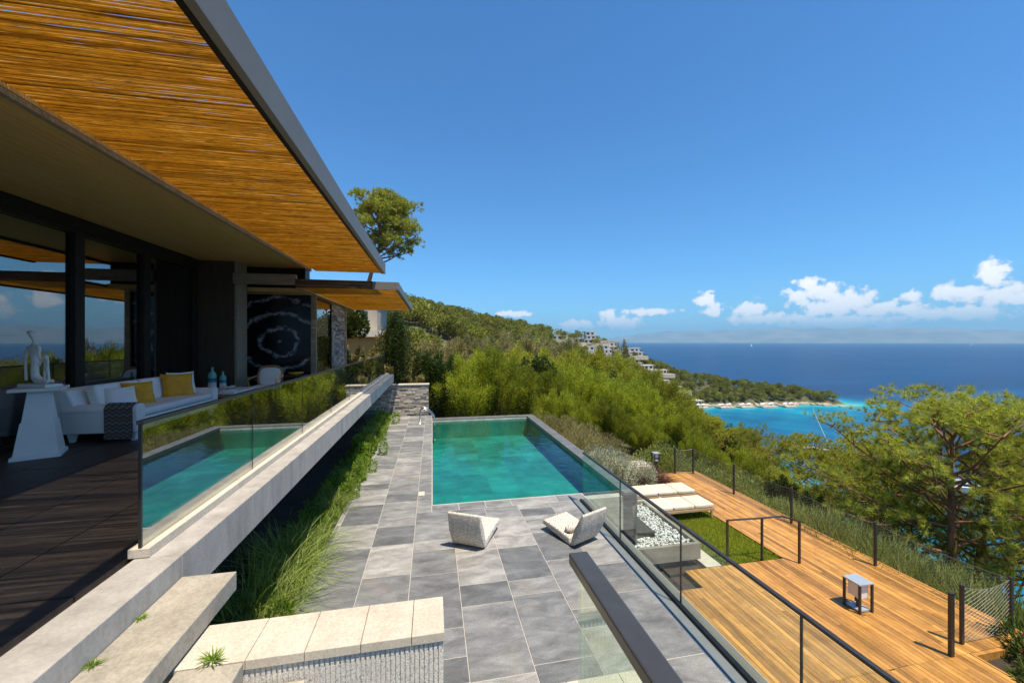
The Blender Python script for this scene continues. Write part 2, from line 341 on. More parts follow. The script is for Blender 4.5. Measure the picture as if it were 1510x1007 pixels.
class MB:
    def __init__(s): s.v = []; s.f = []; s.sh = []

    def face(s, pts, sh=.5):
        k = len(s.v); s.v += [tuple(p) for p in pts]; s.f.append(tuple(range(k, k + len(pts)))); s.sh.append(sh); return s

    def box(s, x0, x1, y0, y1, z0, z1, sh=.5, rot=None, piv=None):
        k = len(s.v)
        P = [Vector(p) for p in ((x0, y0, z0), (x1, y0, z0), (x1, y1, z0), (x0, y1, z0), (x0, y0, z1), (x1, y0, z1), (x1, y1, z1), (x0, y1, z1))]
        if rot is not None:
            c = Vector(piv or ((x0 + x1) / 2, (y0 + y1) / 2, (z0 + z1) / 2)); P = [c + rot @ (p - c) for p in P]
        s.v += [tuple(p) for p in P]
        for f in ((0, 3, 2, 1), (4, 5, 6, 7), (0, 1, 5, 4), (1, 2, 6, 5), (2, 3, 7, 6), (3, 0, 4, 7)):
            s.f.append(tuple(k + i for i in f)); s.sh.append(sh)
        return s

    def frustum(s, cx, cy, z0, z1, a0, b0, a1, b1, sh=.5):
        k = len(s.v)
        for z, a, b in ((z0, a0, b0), (z1, a1, b1)):
            for sx_, sy_ in ((-1, -1), (1, -1), (1, 1), (-1, 1)): s.v.append((cx + sx_ * a / 2, cy + sy_ * b / 2, z))
        for f in ((0, 3, 2, 1), (4, 5, 6, 7), (0, 1, 5, 4), (1, 2, 6, 5), (2, 3, 7, 6), (3, 0, 4, 7)):
            s.f.append(tuple(k + i for i in f)); s.sh.append(sh)
        return s

    def tube(s, pts, r, n=8, sh=.5, cap=True):
        pts = [Vector(p) for p in pts]; rs = r if hasattr(r, '__len__') else [r] * len(pts); k = len(s.v)
        for i, p in enumerate(pts):
            d = (pts[min(i + 1, len(pts) - 1)] - pts[max(i - 1, 0)]).normalized()
            a = d.cross(Vector((0, 0, 1)) if abs(d.z) < .9 else Vector((1, 0, 0))).normalized(); b = d.cross(a)
            for j in range(n):
                q = 2 * math.pi * j / n; s.v.append(tuple(p + (a * math.cos(q) + b * math.sin(q)) * rs[i]))
        for i in range(len(pts) - 1):
            for j in range(n):
                s.f.append((k + i * n + j, k + i * n + (j + 1) % n, k + (i + 1) * n + (j + 1) % n, k + (i + 1) * n + j)); s.sh.append(sh)
        if cap:
            s.f.append(tuple(k + j for j in range(n))); s.sh.append(sh)
            s.f.append(tuple(k + (len(pts) - 1) * n + j for j in reversed(range(n)))); s.sh.append(sh)
        return s

    def lathe(s, cx, cy, prof, n=20, sh=.5):
        return s.tube([(cx, cy, z) for r, z in prof], [r for r, z in prof], n, sh)

    def prism(s, poly, z0, z1, sh=.5):
        k = len(s.v); n = len(poly)
        s.v += [(x, y, z0) for x, y in poly] + [(x, y, z1) for x, y in poly]
        s.f.append(tuple(k + i for i in reversed(range(n)))); s.f.append(tuple(k + n + i for i in range(n))); s.sh += [sh, sh]
        for i in range(n): s.f.append((k + i, k + (i + 1) % n, k + n + (i + 1) % n, k + n + i)); s.sh.append(sh)
        return s

    def extr(s, poly, axis, a0, a1, sh=.5):
        """poly in the two other axes extruded along axis ('x' or 'y')"""
        k = len(s.v); n = len(poly)
        for a in (a0, a1): s.v += [((a, p, q) if axis == 'x' else (p, a, q)) for p, q in poly]
        s.f.append(tuple(k + i for i in reversed(range(n)))); s.f.append(tuple(k + n + i for i in range(n))); s.sh += [sh, sh]
        for i in range(n): s.f.append((k + i, k + (i + 1) % n, k + n + (i + 1) % n, k + n + i)); s.sh.append(sh)
        return s

    def ell(s, c, r, n=12, m=8, rot=None, sq=1.0, sh=.5):
        """(super)ellipsoid"""
        k = len(s.v); sg = lambda a: math.copysign(abs(a) ** sq, a)
        for i in range(m + 1):
            p = -math.pi / 2 + math.pi * i / m
            for j in range(n):
                q = 2 * math.pi * j / n
                v = Vector((r[0] * sg(math.cos(p)) * sg(math.cos(q)), r[1] * sg(math.cos(p)) * sg(math.sin(q)), r[2] * sg(math.sin(p))))
                if rot is not None: v = rot @ v
                s.v.append(tuple(v + Vector(c)))
        for i in range(m):
            for j in range(n):
                s.f.append((k + i * n + j, k + i * n + (j + 1) % n, k + (i + 1) * n + (j + 1) % n, k + (i + 1) * n + j)); s.sh.append(sh)
        return s

    def build(s, name, mat, parent=None, smooth=False, bevel=0., seg=2, sub=0):
        me = bpy.data.meshes.new(name); off = OFF[parent.name] if parent else Vector((0, 0, 0))
        me.from_pydata([(x - off.x, y - off.y, z - off.z) for x, y, z in s.v], [], s.f)
        a = me.attributes.new('shade', 'FLOAT', 'FACE'); a.data.foreach_set('value', np.array(s.sh, np.float32))
        if smooth: me.polygons.foreach_set('use_smooth', np.ones(len(s.f), bool))
        me.validate(); me.update()
        o = link(name, me, mat, parent)
        if bevel:
            b = o.modifiers.new('bevel', 'BEVEL'); b.width = bevel; b.segments = seg; b.limit_method = 'ANGLE'; b.angle_limit = R(40)
        if sub:
            b = o.modifiers.new('sub', 'SUBSURF'); b.levels = b.render_levels = sub
        return o


def tag(o, label, cat, group=None):
    o['label'] = label; o['category'] = cat
    if group: o['group'] = group
    return o


def struct(o, kind='structure'):
    o['kind'] = kind; return o


def thing(name, loc, label, cat, group=None):
    o = bpy.data.objects.new(name, None); COL.objects.link(o); o.location = loc; o.empty_display_size = .2
    OFF[o.name] = Vector(loc); return tag(o, label, cat, group)


def dup(o, loc=None, rz=None, scale=None, label=None, group=None, parent=None):
    c = o.copy(); COL.objects.link(c); OFF[c.name] = Vector((0, 0, 0))
    if parent: c.parent = parent
    for ch in list(o.children): dup(ch, parent=c)
    if loc is not None: c.location = loc
    if rz is not None: c.rotation_euler = (0, 0, rz)
    if scale is not None: c.scale = scale if hasattr(scale, '__len__') else (scale,) * 3
    if label: c['label'] = label
    if group: c['group'] = group
    return c


def np_mesh(name, V, nper, mat, parent=None, mi=None):
    """V: (n, nper, 3) separate faces"""
    n = len(V); me = bpy.data.meshes.new(name)
    me.vertices.add(n * nper); me.vertices.foreach_set('co', V.reshape(-1).astype(np.float32))
    me.loops.add(n * nper); me.loops.foreach_set('vertex_index', np.arange(n * nper, dtype=np.int32))
    me.polygons.add(n); me.polygons.foreach_set('loop_start', np.arange(0, n * nper, nper, dtype=np.int32))
    me.update(calc_edges=True)
    return link(name, me, mat, parent)


def unit(a): return a / (np.linalg.norm(a, axis=-1, keepdims=True) + 1e-9)


def leaves(P, D, L, Wd):
    """diamond leaves at P pointing along D"""
    D = unit(D); n = len(P); q = unit(np.cross(D, rng.normal(size=(n, 3))))
    L = np.broadcast_to(L, n)[:, None]; Wd = np.broadcast_to(Wd, n)[:, None]
    mid = P + D * L * .45
    return np.stack([P, mid + q * Wd / 2, P + D * L, mid - q * Wd / 2], 1)


def needles(P, D, k, L, Wd, spread=1.5):
    n = len(P); P = np.repeat(P, k, 0); D = unit(np.repeat(unit(D), k, 0) + rng.normal(size=(n * k, 3)) * spread * .6)
    q = unit(np.cross(D, rng.normal(size=(n * k, 3)))) * Wd / 2
    l = L * rng.uniform(.7, 1.15, (n * k, 1))
    return np.stack([P - q, P + q, P + D * l], 1)


def blades(P, D, L, Wd, droop, seg=4):
    """arching grass blades as strips -> (n*seg, 4, 3)"""
    n = len(P); D = unit(D); q = unit(np.cross(D, np.array([0, 0, 1.]) + rng.normal(size=(n, 3)) * .3))
    L = np.broadcast_to(L, n)[:, None]; out = []
    hor = D * np.array([1, 1, 0]); prev = None
    for i in range(seg + 1):
        t = i / seg
        c = P + D * L * t + (hor * .35 - np.array([0, 0, 1.]) * .75) * L * droop * t * t
        ww = Wd * (1 - t) ** .6 / 2 + .0006
        cur = (c - q * ww, c + q * ww)
        if prev is not None: out.append(np.stack([prev[0], prev[1], cur[1], cur[0]], 1))
        prev = cur
    return np.concatenate(out)


# ------------------------------------------------------------------ terrain and sea
SEA = -46.6
TP = [(-3, 20, -.6), (4, 20, -1.6), (9, 17, -2.3), (14, 20, -3.4), (18.7, 26.8, -5.2), (26, 32, -8), (-12, 22, 2.5), (-30, 30, 8), (-60, 60, 16), (-80, 0, 16), (-80, -80, 14), (-30, 0, 3),
      (0, -10, -2), (10, -10, -3), (10, 3, -2.6), (10.5, 9, -2.4), (13, 3, -4.0), (13, 10, -4.2), (20, 8, -8.5), (20, 20, -8), (30, 0, -15), (40, 20, -21), (60, 30, -33), (60, -20, -32),
      (85, 10, -46), (90, -60, -47), (92, 60, -47.5), (120, 40, -52), (130, 120, -51), (200, 60, -60), (200, 200, -55), (300, 150, -62), (260, 235, -51), (500, 100, -66), (400, 0, -66),
      (8, 40, -1.5), (-5, 60, -1), (30, 45, -9), (20, 80, -5), (60, 70, -24), (60, 120, -22), (95, 130, -42), (110, 190, -42), (0, 110, 2), (-40, 120, 15), (40, 160, -6), (80, 220, -8), (0, 170, 11), (-60, 200, 27),
      (-12, 227, 21.5), (27, 260, 16.5), (82, 289, 9.5), (129, 311, 3.5), (178, 311, -13), (238, 304, -31), (288, 280, -38.5), (312, 258, -44.5), (327, 250, -49), (-60, 300, 40), (30, 330, 16), (-120, 250, 50),
      (192, 269, -46.0), (225, 267, -46.2), (260, 264, -46.2), (290, 261, -46.2), (150, 245, -40), (192, 258, -50), (225, 256, -51), (262, 253, -51), (300, 248, -51),
      (178, 285, -26), (215, 284, -37), (255, 278, -40), (150, 285, -12), (115, 270, -8),
      (100, 380, -20), (180, 350, -40), (240, 345, -47), (300, 320, -51), (340, 290, -54), (360, 240, -56), (60, 450, -40), (150, 450, -55), (-40, 500, -40), (-150, 500, 10), (300, 500, -65), (0, 620, -60), (600, 400, -68), (700, 150, -68), (-200, 700, -50), (400, 800, -70), (-250, 100, 60), (-250, -100, 50), (-200, 350, 60), (100, -150, -50), (300, -150, -66), (0, -150, -10), (600, -150, -68), (-100, -150, 10), (900, 900, -70), (-300, 900, -60), (900, -100, -70)]
TPA = np.array(TP, float)


def _U(r2): return np.where(r2 > 0, .5 * r2 * np.log(r2 + 1e-12), 0)


_s = 100.0; _c = TPA[:, :2] / _s; _n = len(TPA)
_K = _U(((_c[:, None] - _c[None]) ** 2).sum(-1)) + np.eye(_n) * 2e-4
_Pm = np.hstack([np.ones((_n, 1)), _c]); _A = np.block([[_K, _Pm], [_Pm.T, np.zeros((3, 3))]])
_w = np.linalg.solve(_A, np.concatenate([TPA[:, 2], np.zeros(3)]))


def zt(x, y):
    x = np.atleast_1d(np.asarray(x, float)); y = np.atleast_1d(np.asarray(y, float)); p = np.stack([x, y], -1).reshape(-1, 2) / _s
    out = np.zeros(len(p))
    for i in range(0, len(p), 4000):
        q = p[i:i + 4000]; out[i:i + 4000] = _U(((q[:, None] - _c[None]) ** 2).sum(-1)) @ _w[:_n] + _w[_n] + q @ _w[_n + 1:]
    d = np.hypot(p[:, 0] * _s, p[:, 1] * _s)
    X, Y = p[:, 0] * _s, p[:, 1] * _s
    out += (np.sin(X * .21 + 1.3 * np.sin(Y * .13)) * np.sin(Y * .17 + X * .05)) * np.clip((d - 40) / 100, 0, 1) * 1.4
    site = (X > -14) & (X < 9.95) & (Y > -20) & (Y < 18.9)
    out = np.where(site, np.minimum(out, -2.1), out)
    return np.clip(out, -62, 90)


def grid_mesh(name, xs, ys, Z, mat, attr=None):
    nx, ny = len(xs), len(ys); X, Y = np.meshgrid(xs, ys); me = bpy.data.meshes.new(name)
    co = np.stack([X, Y, Z], -1).reshape(-1, 3); i = np.arange((ny - 1) * nx).reshape(ny - 1, nx)[:, :-1].reshape(-1)
    F = np.stack([i, i + 1, i + nx + 1, i + nx], 1)
    me.vertices.add(len(co)); me.vertices.foreach_set('co', co.reshape(-1).astype(np.float32))
    me.loops.add(F.size); me.loops.foreach_set('vertex_index', F.reshape(-1).astype(np.int32))
    me.polygons.add(len(F)); me.polygons.foreach_set('loop_start', np.arange(0, F.size, 4, dtype=np.int32))
    me.polygons.foreach_set('use_smooth', np.ones(len(F), bool)); me.update(calc_edges=True)
    if attr is not None:
        a = me.attributes.new(attr[0], 'FLOAT', 'POINT'); a.data.foreach_set('value', attr[1].reshape(-1).astype(np.float32))
    return link(name, me, mat, None)


def spaced(lo, hi, c, n, k=.012):
    a = np.linspace(math.asinh((lo - c) * k), math.asinh((hi - c) * k), n); return np.sinh(a) / k + c


xs = np.unique(np.concatenate([spaced(-420, 900, 30, 170), np.arange(150, 330, 3.)])); ys = np.unique(np.concatenate([spaced(-150, 900, 20, 150), np.arange(235, 330, 3.)]))
Xg, Yg = np.meshgrid(xs, ys); Zg = zt(Xg.ravel(), Yg.ravel()).reshape(Xg.shape)
struct(grid_mesh('hillside', xs, ys, Zg, 'hill'))
sxs = np.unique(np.concatenate([[-21000, -8000, -3000, -1200], spaced(-420, 900, 200, 150), np.arange(80, 340, 4.), [1300, 2500, 6000, 12000, 21000]]))
sys_ = np.unique(np.concatenate([[-21000, -8000, -2500, -600], spaced(-150, 900, 200, 140), np.arange(60, 330, 4.), [1300, 2500, 6000, 12000, 21000]]))
Xs, Ys = np.meshgrid(sxs, sys_); inn = (Xs > -420) & (Xs < 900) & (Ys > -150) & (Ys < 900)
dep = np.where(inn, SEA - zt(Xs.ravel(), Ys.ravel()).reshape(Xs.shape), 24) / 20
dep = np.where(inn & (Ys > 300), dep * 1.6 + .3, dep)
struct(grid_mesh('sea', sxs, sys_, np.full(Xs.shape, SEA), 'sea', ('depth', np.clip(dep, 0, 1))))


# mountains across the water
def ridge(name, r0, az0, az1, n, hfun, depth):
    A = np.linspace(R(az0), R(az1), n); rows = []
    for k, (t, hf) in enumerate(((0, 0), (.25, .45), (.5, .82), (.75, 1.), (1, .3))):
        rr = r0 + depth * t; h = hfun(A, t) * hf
        rows.append(np.stack([np.sin(A) * rr, np.cos(A) * rr, SEA + h * .85], -1))
    P = np.array(rows); m = MB(); m.v = [tuple(p) for p in P.reshape(-1, 3)]
    for i in range(4):
        for j in range(n - 1): m.f.append((i * n + j, i * n + j + 1, (i + 1) * n + j + 1, (i + 1) * n + j)); m.sh.append(.5)
    return struct(m.build(name, 'far', smooth=True))


def mh(A, t):
    d = np.degrees(A)
    h = 350 + 330 * np.exp(-((d - 44) / 15) ** 2) + 90 * np.exp(-((d - 33) / 3) ** 2) + 260 * np.exp(-((d - 75) / 20) ** 2) + 200 * np.exp(-((d - 105) / 14) ** 2)
    h = h * np.clip((d - 20) / 9, .15, 1) * np.where(d > 58, np.clip(1 - (d - 58) / 25, .55, 1), 1)
    return np.maximum(h + 28 * np.sin(d * 1.9 + 3 * t) + 17 * np.sin(d * 4.7 + 5 * t) + 8 * np.sin(d * 11 + t * 9), 40)


def mh2(A, t):
    d = np.degrees(A)
    h = 190 * np.exp(-((d - 45.5) / 2.6) ** 2) + 150 * np.exp(-((d - 28) / 2.5) ** 2) + 120 * np.exp(-((d - 66) / 4) ** 2)
    return h + 20 * (1 + np.sin(d * 3.1)) + 10 * np.sin(d * 8 + t * 5) - 14


ridge('far_mountains', 18500, 8, 150, 300, mh, 3000)
ridge('far_headland', 17000, 20, 80, 200, mh2, 900)

# ------------------------------------------------------------------ patio and pool
m = MB().box(-1.75, 3.3, 1.2, 8.1, -2.2, -.005).box(-1.75, -.005, 8.1, 18.7, -2.2, -.005).box(-.005, 3.3, 8.1, 8.44, -2.2, -.005)
struct(m.build('patio_base', 'grout'))
pv = MB()


def paver_col(mb, x0, x1, y0, y1, z0, z1, r, g=.004, lens=(.34, .45, .68, .9, 1.15), lo=.05, hi=1.):
    y = y0 - r.random() * .5; prev = .5
    while y < y1:
        l = r.choice(lens); a, b = max(y, y0), min(y + l, y1)
        if b - a > .06:
            s = r.uniform(lo, hi)
            while abs(s - prev) < .12: s = r.uniform(lo, hi)
            prev = s; mb.box(x0 + g, x1 - g, a + g, b - g, z0, z1, s)
        y += l


pr = random.Random(3)
for x in (-2.35, -1.67, -.99, -.31, .37, 1.05, 1.73, 2.41):
    a, b = max(x, -1.75), min(x + .68, 2.93)
    y1 = 18.7 if b <= -.3 else 8.08
    if b > a: paver_col(pv, a, b, 1.2, y1, -.05, 0, pr)
paver_col(pv, -.31, -.012, 8.08, 18.7, -.05, 0, pr, lens=(.9, 1.2), lo=.35, hi=.75)
x = -.01
while x < 3.0:
    l = pr.choice((.55, .8, 1.0)); pv.box(x + .006, min(x + l, 3.28) - .006, 8.09, 8.40, -.05, 0, pr.uniform(.3, .8)); x += l
struct(pv.build('patio_paving', 'paver', bevel=.004, seg=1))
struct(MB().box(-.012, .004, 8.40, 17.6, -.06, .004).build('pool_edge_trim', 'cream'))
tag(MB().box(-.30, -.17, 8.98, 9.22, .001, .006).build('skimmer_lid', 'cream', bevel=.002), 'small pale skimmer lid set in the paving left of the pool', 'lid')
# pool shell, tiled floor
PX0, PX1, PY0, PY1, PZ = .004, 4.2, 8.44, 17.5, -.82
sh = MB()
struct(MB().box(PX1, PX1 + .34, PY0 - .2, PY1 + .34, -1.9, -.032).build('pool_side_wall', 'coping'))
sh.box(PX0 - .2, PX0 - .001, PY0, PY1, -1.6, -.07).box(PX0 - .2, PX1, PY1, PY1 + .42, -1.9, -.03).box(PX0 - .2, PX1, PY0 - .2, PY0 - .001, -1.6, -.07).box(PX0 - .2, PX1 + .3, PY0 - .2, PY1 + .3, -1.9, PZ - .004)
struct(sh.build('pool_shell', 'pool_tile'))
fl = MB(); r2 = random.Random(11)
x = PX0
while x < PX1: paver_col(fl, x, min(x + .82, PX1), PY0, PY1, PZ - .012, PZ, r2, .007, (.8, 1.2, 1.6)); x += .82
struct(fl.build('pool_floor', 'pool_tile'))
struct(MB().box(PX1, PX1 + .35, PY0 - .25, PY1 + .36, -.03, .03).box(PX0, PX1, PY1, PY1 + .36, -.03, .03).build('pool_coping', 'coping', bevel=.006))
wt = MB(); wt.face([(PX0, PY0, -.075), (PX1, PY0, -.075), (PX1, PY1, -.075), (PX0, PY1, -.075)])
struct(wt.build('pool_water', 'water'))
# lower ground: deck, lawn, gap
struct(MB().box(3.3, 9.9, 1, 14, -2.2, -1.72).build('deck_base', 'soil'))
dk = MB(); r3 = random.Random(5); DZ = -1.6


def boards(x0, x1, y0, y1, r=r3):
    x = x0
    while x < x1 - .02:
        y = y0 - r.random() * 2
        while y < y1:
            l = r.uniform(1.4, 2.9); a, b = max(y, y0), min(y + l, y1)
            if b - a > .05: dk.box(x + .003, x + .092, a + .002, b - .002, DZ - .03, DZ, min(1, max(0, r.gauss(.5, .24))))
            y += l
        x += .095


boards(3.5, 8.45, 1.2, 4.8); boards(3.5, 5.4, 4.8, 7.15); boards(5.4, 7.95, 4.8, 7.75); boards(7.95, 9.9, 4.8, 13.6)
struct(dk.build('deck', 'deck'))
struct(MB().box(8.46, 9.9, 4.74, 4.795, -2.2, -1.6).box(8.455, 8.5, 1.2, 4.74, -2.2, -1.6).box(9.9, 9.95, 4.74, 13.65, -2.3, -1.59).build('deck_skirt', 'deck'))
struct(MB().box(5.05, 7.94, 7.76, 14, -1.75, -1.66).build('lawn_soil', 'soil'))
N = 52000
P = np.stack([rng.uniform(6.35, 7.94, N), rng.uniform(7.8, 13.4, N), np.full(N, -1.66)], 1)
D = rng.normal(size=(N, 3)) * .5 + np.array([0, 0, 1.])
struct(np_mesh('lawn_grass', leaves(P, D, rng.uniform(.05, .09, N), .012), 4, 'lawn'), 'stuff')['label'] = 'short green lawn beside the wooden deck'
struct(MB().box(5.95, 6.33, 7.76, 10.6, -1.66, -1.585).build('stone_path', 'cream', bevel=.005))

# ------------------------------------------------------------------ villa
V = thing('modern_villa', (-4.5, 8, 1.9), 'modern villa with bamboo eaves, dark timber and tall sliding windows', 'house')
ZF = 1.9
MB().box(-9.5, -2.02, -5, 18.9, 1.55, 1.86).build('terrace_slab', 'terrace_grout', V)
tf = MB(); r4 = random.Random(9)
for k in range(11):
    x0 = -9.4 + .67 * k
    paver_col(tf, x0, min(x0 + .67, -2.06), -5, 18.9, 1.862, 1.9, r4, .006, (1.35,), .3, .7)
tf.build('terrace_floor', 'terrace_tile', V)
be = MB().box(-2.02, -1.73, -5, 3.2, 1.5, 1.9)
be.box(-2.02, -1.73, 3.204, 18.9, 1.55, 1.9)
be.build('edge_beam', 'concrete', V, bevel=.006)
MB().box(-2.06, -1.93, 3.2, 18.9, 1.9, 1.965).build('glass_channel', 'cream', V, bevel=.004)
MB().box(-3.5, -3.3, 2, 18.9, -2, 1.55).build('retaining_wall', 'pit', V)
# bamboo eave
def canes(x0, x1, y0, y1, z, pitch=.0130):
    m = MB(); r = random.Random(2); y = y0
    while y < y1:
        a, b = r.gauss(0, .0022), r.gauss(0, .0022); g = 0
        n = 8; k0 = r.uniform(0, 6); jb = r.randint(1, 7) if r.random() < .14 else -1; ja = r.uniform(.006, .013); rad = r.uniform(.0055, .0063)
        pts = [(x0 + (x1 - x0) * i / n, y + a + (b - a) * i / n + (.001 * math.sin(k0 + i * 1.9)) + (ja if i == jb else 0), z + r.gauss(0, .0022)) for i in range(n + 1)]
        m.tube(pts, [rad * (1 - .12 * i / n) for i in range(n + 1)], 5, cap=False)
        y += pitch * (1 + .17 * math.sin(y * 5.3 + 2 * math.sin(y * 1.7)) * math.sin(y * 17)) + g * r.random()
    return m


canes(-3.3, -1.44, -3.2, 12.25, 5.44).build('bamboo_mat', 'bamboo', V, smooth=True)
MB().box(-1.44, -1.37, -3.3, 12.34, 5.405, 5.71).box(-3.3, -1.441, 12.27, 12.34, 5.43, 5.71).build('fascia', 'fascia', V, bevel=.004)
MB().box(-1.485, -1.441, -3.3, 12.268, 5.40, 5.43).build('eave_shadow_strip', 'frame', V)  # dark strip modelled in place of the shadow at the bamboo ends
MB().box(-9.5, -3.3, -5, 11.95, 5.40, 5.95).build('roof_slab', 'soffit', V)
MB().box(-3.36, -3.302, -5, 11.95, 5.345, 5.397).build('soffit_lip', 'timber', V)
MB().box(-5.85, -5.6, -5, 11.05, 5.22, 5.395).build('window_header', 'frame', V)
mu = MB()
def window(y0, y1):
    f = MB(); f.box(-5.75, -5.62, y0, y0 + .09, 1.9, 5.22).box(-5.75, -5.62, y1 - .09, y1, 1.9, 5.22).box(-5.75, -5.62, y0 + .09, y1 - .09, 1.9, 1.98).box(-5.75, -5.62, y0 + .09, y1 - .09, 5.14, 5.22)
    fo = f.build('window', 'frame', V, bevel=.004)
    MB().box(-5.70, -5.69, y0 + .09, y1 - .09, 1.98, 5.14).build('pane', 'window_glass', fo)
for y0, y1 in ((-1.2, 1.78), (1.78, 4.75), (4.75, 7.72), (7.72, 9.28), (9.28, 11.0)): window(y0, y1)
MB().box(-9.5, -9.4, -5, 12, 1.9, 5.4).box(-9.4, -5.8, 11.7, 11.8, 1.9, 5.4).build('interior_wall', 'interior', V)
cu = MB()
for i in range(26): cu.tube([(-5.95 + .05 * math.sin(i * 1.3), 9.75 + i * .05, 1.92), (-5.95 + .05 * math.sin(i * 1.3), 9.75 + i * .05, 5.2)], .04, 6)
cu.build('curtain', 'curtain', V, smooth=True)
MB().box(-5.9, -4.85, 11.07, 11.68, 1.9, 5.40).build('column', 'dark_wood', V, bevel=.004)
MB().box(-4.848, -4.80, 11.09, 11.66, 1.9, 5.40).build('column_trim', 'timber', V)
# second volume: marble wall, low canopy, side wall
MB().box(-6.2, -3.42, 12.5, 12.7, 1.9, 4.74).build('marble_wall', 'marble', V)
MB().box(-9, -3.4, 11.7, 19, 4.74, 4.84).build('low_soffit', 'soffit', V)
MB().box(-4.84, -3.41, 10.98, 11.1, 4.84, 5.10).build('timber_beam', 'timber', V)
MB().box(-6, -3.42, 11.8, 12.2, 4.85, 5.6).build('recess_panel', 'frame', V)
for y in (12.42, 16.55): MB().box(-3.45, -3.32, y, y + .13, 1.9, 4.74).build('canopy_post', 'timber', V)
f = MB().box(-3.42, -3.36, 12.56, 12.64, 1.9, 4.72).box(-3.42, -3.36, 14.42, 14.5, 1.9, 4.72).box(-3.42, -3.36, 12.64, 14.42, 4.64, 4.72).build('glass_door', 'frame', V)
MB().box(-3.40, -3.385, 12.64, 14.42, 1.9, 4.64).build('pane', 'window_glass', f)


def stone_wall(mb, x0, x1, y0, y1, z0, z1, seed, axis='x', ln=(.12, .5)):
    r = random.Random(seed); z = z0
    while z < z1 - .01:
        h = min(r.uniform(.045, .10), z1 - z)
        a, e = (x0, x1) if axis == 'x' else (y0, y1)
        while a < e - .01:
            l = min(r.uniform(*ln), e - a); d = r.uniform(0, .03); s = r.random()
            if axis == 'x': mb.box(a, a + l - .006, y0 + d, y1 - d, z, z + h - .006, s)
            else: mb.box(x0 + d, x1 - d, a, a + l - .006, z, z + h - .006, s)
            a += l
        z += h
    return mb


stone_wall(MB(), -3.5, -3.36, 14.5, 16.55, 1.9, 4.7, 4, 'y').build('stone_pier', 'stone', V)
canes(-3.38, -.97, 11.02, 18.5, 4.82).build('bamboo_mat', 'bamboo', V, smooth=True)
MB().box(-.97, -.88, 10.98, 18.55, 4.77, 4.98).box(-1.55, -.971, 10.98, 11.018, 4.77, 4.98).box(-3.40, -.971, 18.51, 18.55, 4.79, 4.98).build('canopy_fascia', 'fascia', V, bevel=.004)
MB().box(-3.42, -1.552, 10.975, 11.02, 4.78, 4.99).build('canopy_front', 'dark_wood', V)
MB().box(-3.42, -3.37, 11.02, 18.5, 4.76, 4.80).build('canopy_lip', 'timber', V)

# terrace glass balustrade
T = thing('glass_balustrade', (-1.99, 3.2, 1.9), 'frameless glass balustrade along the upper terrace with dark thin top rail', 'railing')
ys_ = [3.22, 4.96, 6.72, 8.5, 10.3, 12.1, 13.9, 15.7, 17.5]
for a, b in zip(ys_[:-1], ys_[1:]): MB().box(-1.997, -1.985, a + .006, b - .006, 1.965, 2.82).build('glass_pane', 'glass_mirror', T)
for y in ys_[1:-1]: MB().box(-1.999, -1.983, y - .006, y + .006, 1.965, 2.82).build('joint_strip', 'dark_metal', T)
MB().box(-2.015, -1.967, 3.21, 17.5, 2.82, 2.85).build('top_rail', 'bronze', T, bevel=.004)
MB().box(-2.0, -1.982, 3.206, 3.222, 1.965, 2.82).build('end_post', 'dark_metal', T)
# stair: three treads beside the ledge
S = thing('stair', (-1.2, 1.6, 0), 'floating beige stone stair beside the terrace edge with weeds in its joints', 'stairs')
for k, (a, b, z, y1) in enumerate(((-1.725, -1.38, 1.75, 3.19), (-1.37, -1.04, 1.6, 2.485), (-1.03, -.72, 1.45, 2.485))):
    MB().box(a, b, -.5, y1, z - .13, z).build('step', 'step', S, bevel=.006)
MB().box(-1.72, -1.5, -.5, 2.9, .0, 1.61).build('stair_base', 'concrete', S)
Wl = thing('retaining_wall', (-.6, 2.67, 0), 'low grey ribbed wall capped with cream stone beside the steps', 'wall')
rb = MB(); x = -1.5
while x < .05:
    rb.box(x, x + .018, 2.507, 2.515, 0, 1.54); x += .0285
rb.box(-1.5, .058, 2.515, 2.84, 0, 1.54)
y = 2.52
while y < 2.83: rb.box(.058, .068, y, y + .0105, 0, 1.54); y += .0155
rb.build('ribbed_wall', 'ribbed', Wl)
xs_ = [-1.5, -1.04, -.73, -.42, -.125, .075]
for a, b in zip(xs_[:-1], xs_[1:]): MB().box(a + .0015, b - .0015, 2.495, 2.85, 1.542, 1.6).build('cap_stone', 'cream', Wl, bevel=.004)
# foreground stair balustrade and the pale wall under it
S2 = thing('stair_balustrade', (.5, .5, 1.55), 'nearest glass stair balustrade with wide bronze handrail', 'railing')
MB().box(.505, .517, -.6, 1.33, 1.5, 2.61).build('glass_pane', 'glass_green', S2)
MB().box(.475, .545, -.6, 1.345, 2.61, 2.65).build('handrail', 'bronze', S2, bevel=.006)
L2 = thing('low_wall', (1.3, 2.4, 0), 'low wall of cream stone blocks at the bottom edge beside the handrail', 'wall')
MB().box(.62, 1.88, 1.4, 2.93, .002, .69).build('wall_body', 'ribbed', L2)
for a, b in ((.6, 1.02), (1.02, 1.46), (1.46, 1.9)): MB().box(a + .002, b - .002, 1.4, 2.95, .692, .75).build('cap_stone', 'cream', L2, bevel=.005)
